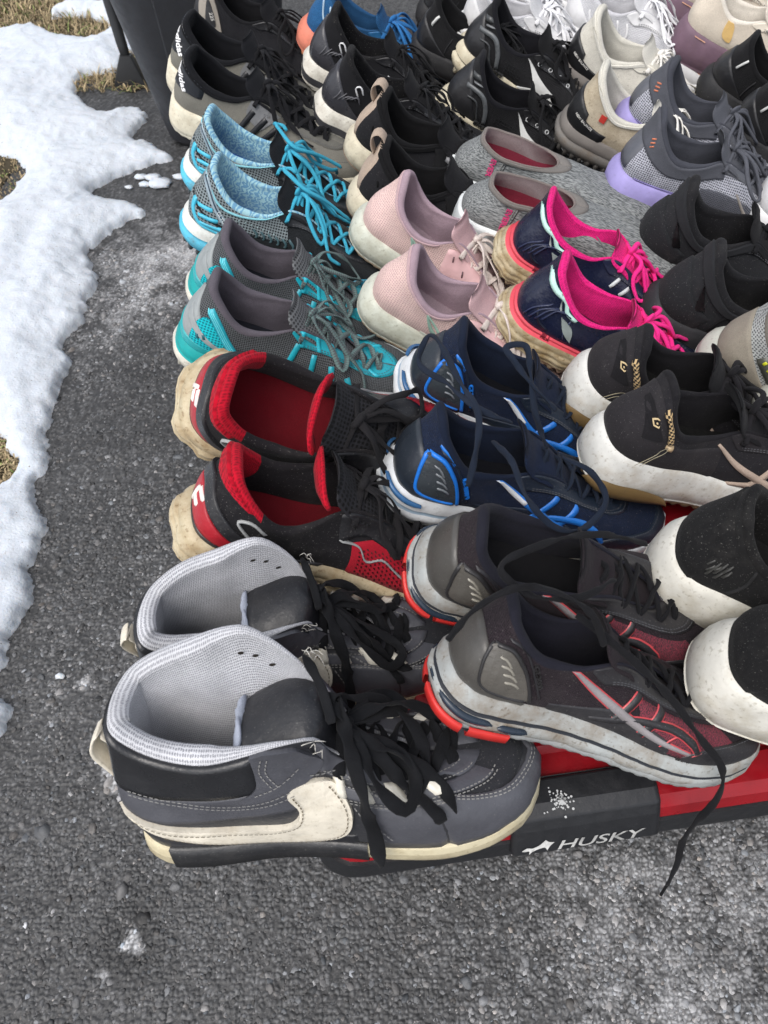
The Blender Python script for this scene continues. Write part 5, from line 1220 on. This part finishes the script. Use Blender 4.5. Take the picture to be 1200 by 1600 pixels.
# ------------------------------------------------------------------ containers under and behind the shoes
def rbox(x0, x1, y0, y1, r, z, inset=0.0, n=5):
    """rounded rectangle loop at height z"""
    x0 += inset; x1 -= inset; y0 += inset; y1 -= inset; r = max(.002, r - inset * .5); L = []
    for cx, cy, a0 in ((x1 - r, y1 - r, 0), (x0 + r, y1 - r, 90), (x0 + r, y0 + r, 180), (x1 - r, y0 + r, 270)):
        for k in range(n + 1): a = R(a0 + 90 * k / n); L.append((cx + r * math.cos(a), cy + r * math.sin(a), z))
    return L
def loft(name, loops, mat, parent=None, cap0=True, cap1=True, smooth=False):
    n = len(loops[0]); V = [p for l in loops for p in l]; F = []
    for i in range(len(loops) - 1):
        for j in range(n): F.append((i*n+j, i*n+(j+1) % n, (i+1)*n+(j+1) % n, (i+1)*n+j))
    if cap0: F.append(tuple(range(n))[::-1])
    if cap1: F.append(tuple((len(loops)-1)*n + j for j in range(n)))
    o = mk(name, V, F, mat, parent, [(v[0] + v[1], v[2]) for v in V], smooth)
    if smooth:
        bm = bmesh.new(); bm.from_mesh(o.data)
        for e in bm.edges:
            if len(e.link_faces) == 2 and e.calc_face_angle(0) > .5: e.smooth = False
        bm.to_mesh(o.data); bm.free()
    return o
red_pl = M('plastic', '#8e101b', rough=.35); lid2 = M('plastic', '#252225', rough=.5); blk_pl = M('plastic', '#1f2023', rough=.42, dust=.05); blk2 = M('plastic', '#17181a', rough=.5)
def tote(x, y, rz, label, w=.56, d=.36, latch=(.0, .24), word=True, lidm=None):
    red_pl = lidm or globals()['red_pl']
    H = .345
    t = empty('storage_tote', (x, y, 0), (0, 0, rz)); tag(t, label, 'storage tote', 'storage totes under the shoes')
    loft('body', [rbox(.085, w - .085, .095, d - .09, .03, .004), rbox(.024, w - .024, .030, d - .024, .03, H - .045), rbox(.004, w - .004, .004, d - .004, .03, H - .042), rbox(.004, w - .004, .004, d - .004, .03, H - .012)], blk2, t, smooth=True)
    for i in range(9):  # ribs on the front wall
        xx = .11 + i * (w - .22) / 8; loft('wall_rib', [rbox(xx - .006, xx + .006, .084, .102, .003, .03, n=2), rbox(xx - .006, xx + .006, .022, .040, .003, H - .05, n=2)], blk2, t)
    loft('lid', [rbox(0, w, 0, d, .03, H - .024, -.007), rbox(0, w, 0, d, .03, H - .022, -.0075), rbox(0, w, 0, d, .03, H - .008, -.003), rbox(0, w, 0, d, .03, H, .006), rbox(0, w, 0, d, .03, H, .030), rbox(0, w, 0, d, .03, H - .010, .036), rbox(0, w, 0, d, .03, H - .010, .056), rbox(0, w, 0, d, .03, H - .004, .062)], red_pl, t, smooth=True)
    loft('lid_rim', [rbox(0, w, 0, d, .03, H - .046, -.015), rbox(0, w, 0, d, .03, H - .0255, -.010)], blk_pl, t, smooth=True)
    for k in range(4): loft('lid_rib', [rbox(.09 + k * .11, .115 + k * .11, .075, d - .075, .008, H - .0045), rbox(.09 + k * .11, .115 + k * .11, .075, d - .075, .008, H + .002, .002)], red_pl, t)
    # black latch folded over the front rim
    x0, x1 = latch; pr = [(.038, H - .004), (.036, H + .004), (.008, H + .006), (-.006, H + .001), (-.012, H - .012), (-.013, H - .052), (-.006, H - .056), (.0, H - .05)]
    pr = [(.034, H - .004), (.032, H + .004), (.012, H + .005), (.0, H + .001), (-.007, H - .008), (-.0205, H - .030), (-.014, H - .036)]
    V = []; xsn = np.concatenate([[x0, x0 + .003], np.linspace(x0 + .02, x1 - .02, 6), [x1 - .003, x1]])
    for i, xx in enumerate(xsn):
        e = .002 if i in (0, len(xsn) - 1) else 0
        for yy, zz in pr: V.append((xx, yy + e, zz - e))
    m = len(pr); F = grid_faces(len(xsn), m); F += [tuple(range(m)), tuple((len(xsn) - 1) * m + k for k in range(m))[::-1], tuple([i * m for i in range(len(xsn))] + [i * m + m - 1 for i in range(len(xsn))][::-1])]
    lt = mk('latch', V, F, blk_pl, t, smooth=False); bv = lt.modifiers.new('soft_edges', 'BEVEL'); bv.width = .0025; bv.segments = 3; bv.limit_method = 'ANGLE'
    if word:
        V2, F2 = text_mesh('HUSKY', .25, .012); k = .0135; x_ = x0 + .038
        VV = [(x_ + vx * k * 1.75, -.0070 - .0008 - (.0195 - vy * k * .85) * .6136, H - .008 - (.0195 - vy * k * .85)) for vx, vy in V2]; n0 = len(VV)
        mk('lettering', VV, F2, M('foam', '#c9c9c6', dirt=.55, dcol='#222326'), lt, smooth=False)
        # running dog mark beside the word
        D = smooth_poly([(0, 3, 1), (6, 6), (12, 5), (20, 8), (26, 13, 1), (30, 10), (36, 9, 1), (31, 5), (28, 0, 1), (25, 4), (18, 3), (12, 1), (8, -2, 1), (8, 2), (3, 2)], 4)
        mk('dog_mark', [(x0 + .008 + p[0] * .0008, -.0078 - (.0190 - p[1] * .0008) * .6136, H - .008 - (.0190 - p[1] * .0008)) for p in D], [tuple(range(len(D)))], M('foam', '#c9c9c6', dirt=.55, dcol='#222326'), lt, smooth=False)
        # worn frost-like scuff on the latch
        A = Acc()
        for k in range(90):
            r = abs(rng.normal(0, .0058)); a = rng.uniform(0, 6.28); px = x0 + .045 + r * math.cos(a) * 1.2; py = .011 + r * math.sin(a); q = rng.uniform(.0004, .0012)
            A.add([(px + q * math.cos(b), py + q * math.sin(b), H + .0052 + max(0, .012 - py) * -.15) for b in np.linspace(0, 5.2, 6)], [tuple(range(6))])
        A.build('salt_scuff', M('foam', '#c4c6c6'), lt, smooth=False)['kind'] = 'stuff'
    return t
tote(-.045, .133, R(8), 'front red lidded black storage tote with worn lettering on its latch', latch=(.153, .284))
tote(-.095, .500, R(8), 'second red lidded storage tote buried under navy and pink shoes', word=False, latch=(.2, .4))
tote(-.145, .872, R(8), 'third black lidded storage tote back, buried under the turquoise shoe row', word=False, latch=(.2, .4), lidm=lid2)
tote(.525, .205, R(8), 'right hand storage tote under the thick white soled shoes', word=False, latch=(.2, .4))
tote(.475, .577, R(8), 'storage tote under the taupe walking shoes', word=False, latch=(.2, .4))
tote(.425, .949, R(8), 'black lidded storage tote under the lavender soled runners', word=False, latch=(.2, .4), lidm=lid2)

tote(-.195, 1.244, R(8), 'rearmost left black lidded storage tote under the grey canvas sneakers', word=False, latch=(.2, .4), lidm=lid2)
tote(.375, 1.321, R(8), 'rearmost right black lidded storage tote under the white runners', word=False, latch=(.2, .4), lidm=lid2)

# tall black bin standing behind the left column, and the post next to it
bn = empty('black_bin', (-.405, 1.925, 0), (0, 0, R(4))); tag(bn, 'tall tapered black plastic bin standing behind the leftmost shoe column', 'bin')
loft('body', [rbox(-.13, .15, -.15, .15, .07, .010, .012, 8), rbox(-.13, .15, -.15, .15, .07, .0, .030, 8)][::-1] + [rbox(-.13, .15, -.15, .15, .07, .02, .004, 8), rbox(-.20, .20, -.20, .20, .08, .46, 0, 8), rbox(-.22, .22, -.22, .22, .08, .60, 0, 8)], M('plastic', '#26272b', rough=.5), bn, smooth=True)
loft('rim', [rbox(-.23, .23, -.23, .23, .085, .59, 0, 8), rbox(-.23, .23, -.23, .23, .085, .62, 0, 8)], M('plastic', '#1d1e21', rough=.45), bn, smooth=True)
loft('recess_panel', [rbox(-.07, .10, -.170, -.160, .004, .12, 0, 2), rbox(-.08, .11, -.209, -.195, .004, .46, 0, 2)], M('plastic', '#232428', rough=.5), bn)
pp = empty('black_post', (-.665, 2.10, 0)); tag(pp, 'thin black metal post with flared foot standing in the snow', 'post')
V, F, U = sweep([(.0, 0, .03), (-.012, .01, .2), (-.03, .02, .45), (-.05, .03, .8)], .028, .016, (0, 1, 0), n=12); mk('shaft', V, F, M('plastic', '#2a2b2d', rough=.4), pp, U)
loft('foot', [rbox(-.045, .04, -.022, .022, .008, .0, 0, 3), rbox(-.045, .04, -.022, .022, .008, .012, 0, 3), rbox(-.016, .014, -.010, .010, .005, .075, 0, 3)], M('plastic', '#242527', rough=.5), pp, smooth=True)
# ------------------------------------------------------------------ setting the shoes out
def shoe(kind, label, loc, yaw, pitch, roll, s=1.0, seed=1, group=None, name='running_shoe', cat='shoe', **sp):
    r = empty(name); tag(r, label, cat, group or 'shoes set out in pairs on the totes'); sh = Shoe(r, dict(sp), seed); kind(sh)
    r.location = loc; r.rotation_euler = (R(roll), R(pitch), R(yaw)); r.scale = (s, s, s); return sh
HT = dict(name='high_top_sneaker', cat='high top'); SN = dict(name='sneaker')
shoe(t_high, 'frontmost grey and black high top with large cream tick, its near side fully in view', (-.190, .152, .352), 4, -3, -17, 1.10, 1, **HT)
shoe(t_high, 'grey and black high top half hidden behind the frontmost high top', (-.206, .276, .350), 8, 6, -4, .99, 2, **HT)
shoe(t_fila_red, 'red and black runner with dirty cream sole directly behind the high tops', (-0.186, 0.384, 0.435), 5, 24, -4, 1.12, 3, width=1.06)
shoe(t_fila_red, 'red and black runner tipped over towards the camera, showing its whole red insole', (-.190, .522, .470), -4, 24, 28, 1.17, 4, width=1.14)
shoe(t_teal, 'teal and grey runner next behind the tipped red and black shoe', (-0.220, 0.615, 0.447), -1, 19, -2, 0.98, 5)
shoe(t_teal, 'teal and grey runner between its nearer twin and the turquoise laced pair', (-0.227, 0.729, 0.430), -3, 20, 0, 0.98, 6)
shoe(t_turq, 'turquoise laced black mesh runner, nearer one of its pair', (-0.248, 0.840, 0.438), -6, 19, -1, 1.02, 7)
shoe(t_turq, 'turquoise laced black mesh runner just in front of the grey canvas sneakers', (-0.267, 0.971, 0.430), -9, 19, 1, 1.02, 8)
shoe(t_adidas, 'grey canvas sneaker with black heel patch, nearer one of its pair beside the black bin', (-0.304, 1.109, 0.437), -12, 16, -1, 1.04, 9, **SN)
shoe(t_adidas, 'grey canvas sneaker with black heel patch, farther one of its pair beside the black bin', (-0.330, 1.230, 0.431), -11, 18, 0, 1.04, 10, **SN)
shoe(t_trail_grey, 'black runner with grey heel panel, farthest in the leftmost column', (-0.323, 1.397, 0.426), -10, 22, 1, 1.05, 11)
AF = shoe(t_asics_red, 'frontmost black runner with red outlined crossed stripes and grey sole hanging over the tote rim', (0.034, 0.232, 0.455), -5, 21, -22, .99, 12)
AB = shoe(t_asics_red, 'black runner with grey sole lying behind the frontmost red striped one', (0.020, 0.334, 0.462), -4, 20, 10, 1.04, 13)
NF = shoe(t_asics_navy, 'navy runner with bright blue stripes and loose laces, nearer one of its pair', (-0.007, 0.451, 0.424), 1, 20, 1, 1.05, 14)
NB = shoe(t_asics_navy, 'navy runner with bright blue stripes, farther one of its pair behind the laces', (0.010, 0.577, 0.431), -8, 24, 2, 1.05, 15)
shoe(t_pink, 'pale pink mesh runner with off white sole, nearer one of its pair', (-0.026, 0.705, 0.435), -17, 24, 0, 0.98, 16)
shoe(t_pink, 'pale pink mesh runner with off white sole, farther one of its pair', (-0.038, 0.840, 0.437), -20, 26, 0, 0.98, 17)
shoe(t_black_tan, 'black shoe with tan heel loop directly behind the pink pair', (-0.045, 0.910, 0.426), -11, 18, 0, 1.00, 18, **SN)
shoe(t_black_tan, 'black shoe with tan heel loop, second one behind the pink pair', (-0.051, 1.024, 0.436), -16, 22, 0, 1.00, 19, **SN)
shoe(t_cloud, 'black runner with white wavy sole, nearer one of its pair behind the tan loops', (-0.100, 1.117, 0.433), -8, 18, -1, 1.04, 20)
shoe(t_cloud, 'black runner with white wavy sole right in front of the blue and coral shoe', (-0.124, 1.251, 0.432), -13, 19, -1, 1.04, 21)
shoe(t_coral, 'blue knit runner with coral sole and bright blue laces', (-0.139, 1.364, 0.428), -11, 21, 0, 1.04, 22)
shoe(t_court, 'black shoe with very thick white sole at the right edge, nearest one', (0.247, 0.256, 0.426), -19, 9, 0, 1.08, 23, **SN)
shoe(t_court, 'black shoe with very thick white sole at the right edge, second one back', (0.234, 0.358, 0.420), -22, 10, 2, 1.08, 24, **SN)
shoe(t_asics_black, 'charcoal suede runner with woven heel cord and beige stripes, nearer one of its pair', (0.192, 0.477, 0.423), 1, 14, -1, 1.03, 25)
shoe(t_asics_black, 'charcoal suede runner with woven heel cord, farther one with thread hanging from it', (0.188, 0.578, 0.421), -11, 20, 4, 1.03, 26)
shoe(t_fila_pink, 'navy runner with hot pink lining and dirty sole, nearer one of its pair', (0.130, 0.678, 0.434), -15, 21, 1, 1.00, 27)
shoe(t_fila_pink, 'navy runner with hot pink lining and dirty sole, farther one by the grey slip-ons', (0.137, 0.796, 0.430), -17, 20, 1, 1.00, 28)
shoe(t_slipon, 'heathered grey slip-on with white sole and pink lettering, nearer one of its pair', (.088, .862, .432), -14, 12, 0, 1.05, 29, front=1, name='slip_on_shoe', cat='slip-on')
shoe(t_slipon, 'heathered grey slip-on with white sole, farther one of its pair under the black runners', (.086, .972, .424), -16, 12, 0, 1.05, 30, name='slip_on_shoe', cat='slip-on')
shoe(t_brooks, 'black runner with white chevron and cream sole, nearer one of its pair', (0.077, 1.194, 0.401), -12, 25, 1, 1.07, 31)
shoe(t_brooks, 'black runner with white chevron and cream sole, farther one of its pair', (0.112, 1.303, 0.431), -23, 22, 0, 1.07, 32)
shoe(t_nike_black, 'all black chunky runner, nearer one of its pair behind the charcoal suede ones', (0.302, 0.716, 0.407), -12, 16, 2, 1.07, 33)
shoe(t_nike_black, 'all black chunky runner, farther one of its pair in front of the lavender soles', (0.302, 0.829, 0.410), -15, 15, 3, 1.07, 34)
shoe(t_purple, 'grey mesh runner with lavender sole, nearer one of its pair', (0.295, 0.948, 0.428), -11, 13, -1, 1.03, 35)
shoe(t_purple, 'grey mesh runner with lavender sole, farther one of its pair', (0.331, 1.097, 0.434), -26, 20, 0, 1.03, 36)
shoe(t_white_black, 'worn beige suede sneaker with black heel saddle and small red side tag', (0.252, 1.102, 0.419), -22, 16, 2, 1.03, 37, worn=1, **SN)
shoe(t_white_black, 'off white suede sneaker with black heel saddle, farther one of its pair', (0.277, 1.277, 0.419), -27, 16, 1, 1.03, 38, **SN)
shoe(t_hiker, 'taupe walking shoe with yellow ticks at the right edge', (0.344, 0.628, 0.421), -27, 18, 2, 1.03, 39, name='walking_shoe')
shoe(t_hiker, 'taupe walking shoe mostly out of frame behind the charcoal suede laces', (0.385, 0.552, 0.414), -26, 13, 2, 1.03, 40, name='walking_shoe')
shoe(t_black_plain, 'black mesh runner with reflective heel bar, nearer one of its pair at the right edge', (0.491, 1.099, 0.415), -26, 16, 1, 1.03, 41)
shoe(t_black_plain, 'black mesh runner with reflective heel bar, farther one of its pair', (0.480, 1.209, 0.426), -26, 19, 1, 1.03, 42)
shoe(t_cream_purple, 'cream runner with thick plum sole, nearer one of its pair at the top right', (.462, 1.330, .430), -24, 14, 0, 1.0, 43)
shoe(t_cream_purple, 'cream runner with thick plum sole, farther one of its pair at the top right', (.470, 1.450, .430), -26, 14, 0, 1.0, 44)
shoe(t_white, 'white ribbed sole runner just behind the farther black chevron runner', (.120, 1.370, .430), -20, 12, 0, 1.0, 45, ribbed=1)
shoe(t_white, 'white runner tucked above the ribbed white one at the top edge', (.100, 1.480, .430), -18, 12, 0, 1.0, 46)
shoe(t_white, 'white laced runner between the off white suede pair and the top edge', (.290, 1.400, .425), -22, 12, 0, 1.0, 47)
shoe(t_white, 'white runner at the top edge above the white laced one', (.270, 1.510, .425), -20, 12, 0, 1.0, 48)
shoe(t_white, 'pale runner peeking in at the right edge below the lavender soles', (.470, .900, .410), -20, 10, 0, 1.0, 49)

shoe(t_black_plain, 'black runner wedged between the bright blue laces and the farther chevron runner', (.045, 1.330, .420), -18, 14, 0, 1.0, 50)
shoe(t_black_plain, 'black runner at the top edge behind the blue laces', (.060, 1.460, .420), -18, 14, 0, 1.0, 51)

# long loose laces that trail across their own shoe
def trail(sh, P, w, h, col, up=(0, 0, 1)):
    o = sh.root; Mw = Matrix.LocRotScale(o.location, o.rotation_euler, o.scale).inverted()
    V, F, U = sweep(P, w, h, up, n=90); V = [tuple(Mw @ Vector(v)) for v in V]
    return mk('loose_lace', V, F, M('lace', col), o, U)
trail(AF, [(0.133, 0.246, 0.545), (0.155, 0.232, 0.535), (0.178, 0.219, 0.520), (0.211, 0.205, 0.485), (0.236, 0.189, 0.455), (0.257, 0.175, 0.430), (0.263, 0.163, 0.395), (0.255, 0.152, 0.360), (0.252, 0.144, 0.330), (0.254, 0.132, 0.300), (0.250, 0.119, 0.276)], .0062, .0026, '#131316', (0, -.5, 1))
trail(AF, [(0.2505, 0.120, 0.278), (0.249, 0.117, 0.270), (0.247, 0.113, 0.262)], .0028, .0024, '#0d0d0f')
trail(AB, [(0.166, 0.277, 0.540), (0.130, 0.251, 0.560), (0.093, 0.247, 0.575), (0.078, 0.259, 0.580), (0.111, 0.288, 0.570), (0.159, 0.309, 0.550), (0.203, 0.320, 0.520)], .0055, .0024, '#131316')
trail(AF, [(0.042, 0.222, 0.555), (0.060, 0.234, 0.578), (0.082, 0.242, 0.588), (0.114, 0.247, 0.575), (0.139, 0.238, 0.560), (0.150, 0.225, 0.540)], .0055, .0024, '#131316')
trail(NF, [(0.104, 0.418, 0.550), (0.077, 0.418, 0.565), (0.053, 0.451, 0.560), (0.031, 0.501, 0.545), (0.037, 0.516, 0.550), (0.063, 0.447, 0.565), (0.075, 0.411, 0.565), (0.071, 0.380, 0.548), (0.067, 0.368, 0.530)], .0058, .0026, '#18202e')
trail(NF, [(0.091, 0.415, 0.530), (0.102, 0.386, 0.540), (0.112, 0.352, 0.535), (0.131, 0.338, 0.520), (0.167, 0.351, 0.500), (0.184, 0.374, 0.505), (0.173, 0.393, 0.515), (0.148, 0.402, 0.525)], .0058, .0026, '#18202e')
trail(NB, [(0.148, 0.450, 0.530), (0.125, 0.461, 0.550), (0.108, 0.476, 0.565), (0.103, 0.485, 0.568), (0.120, 0.492, 0.565), (0.124, 0.471, 0.555), (0.128, 0.446, 0.535), (0.143, 0.433, 0.500)], .0058, .0026, '#18202e')
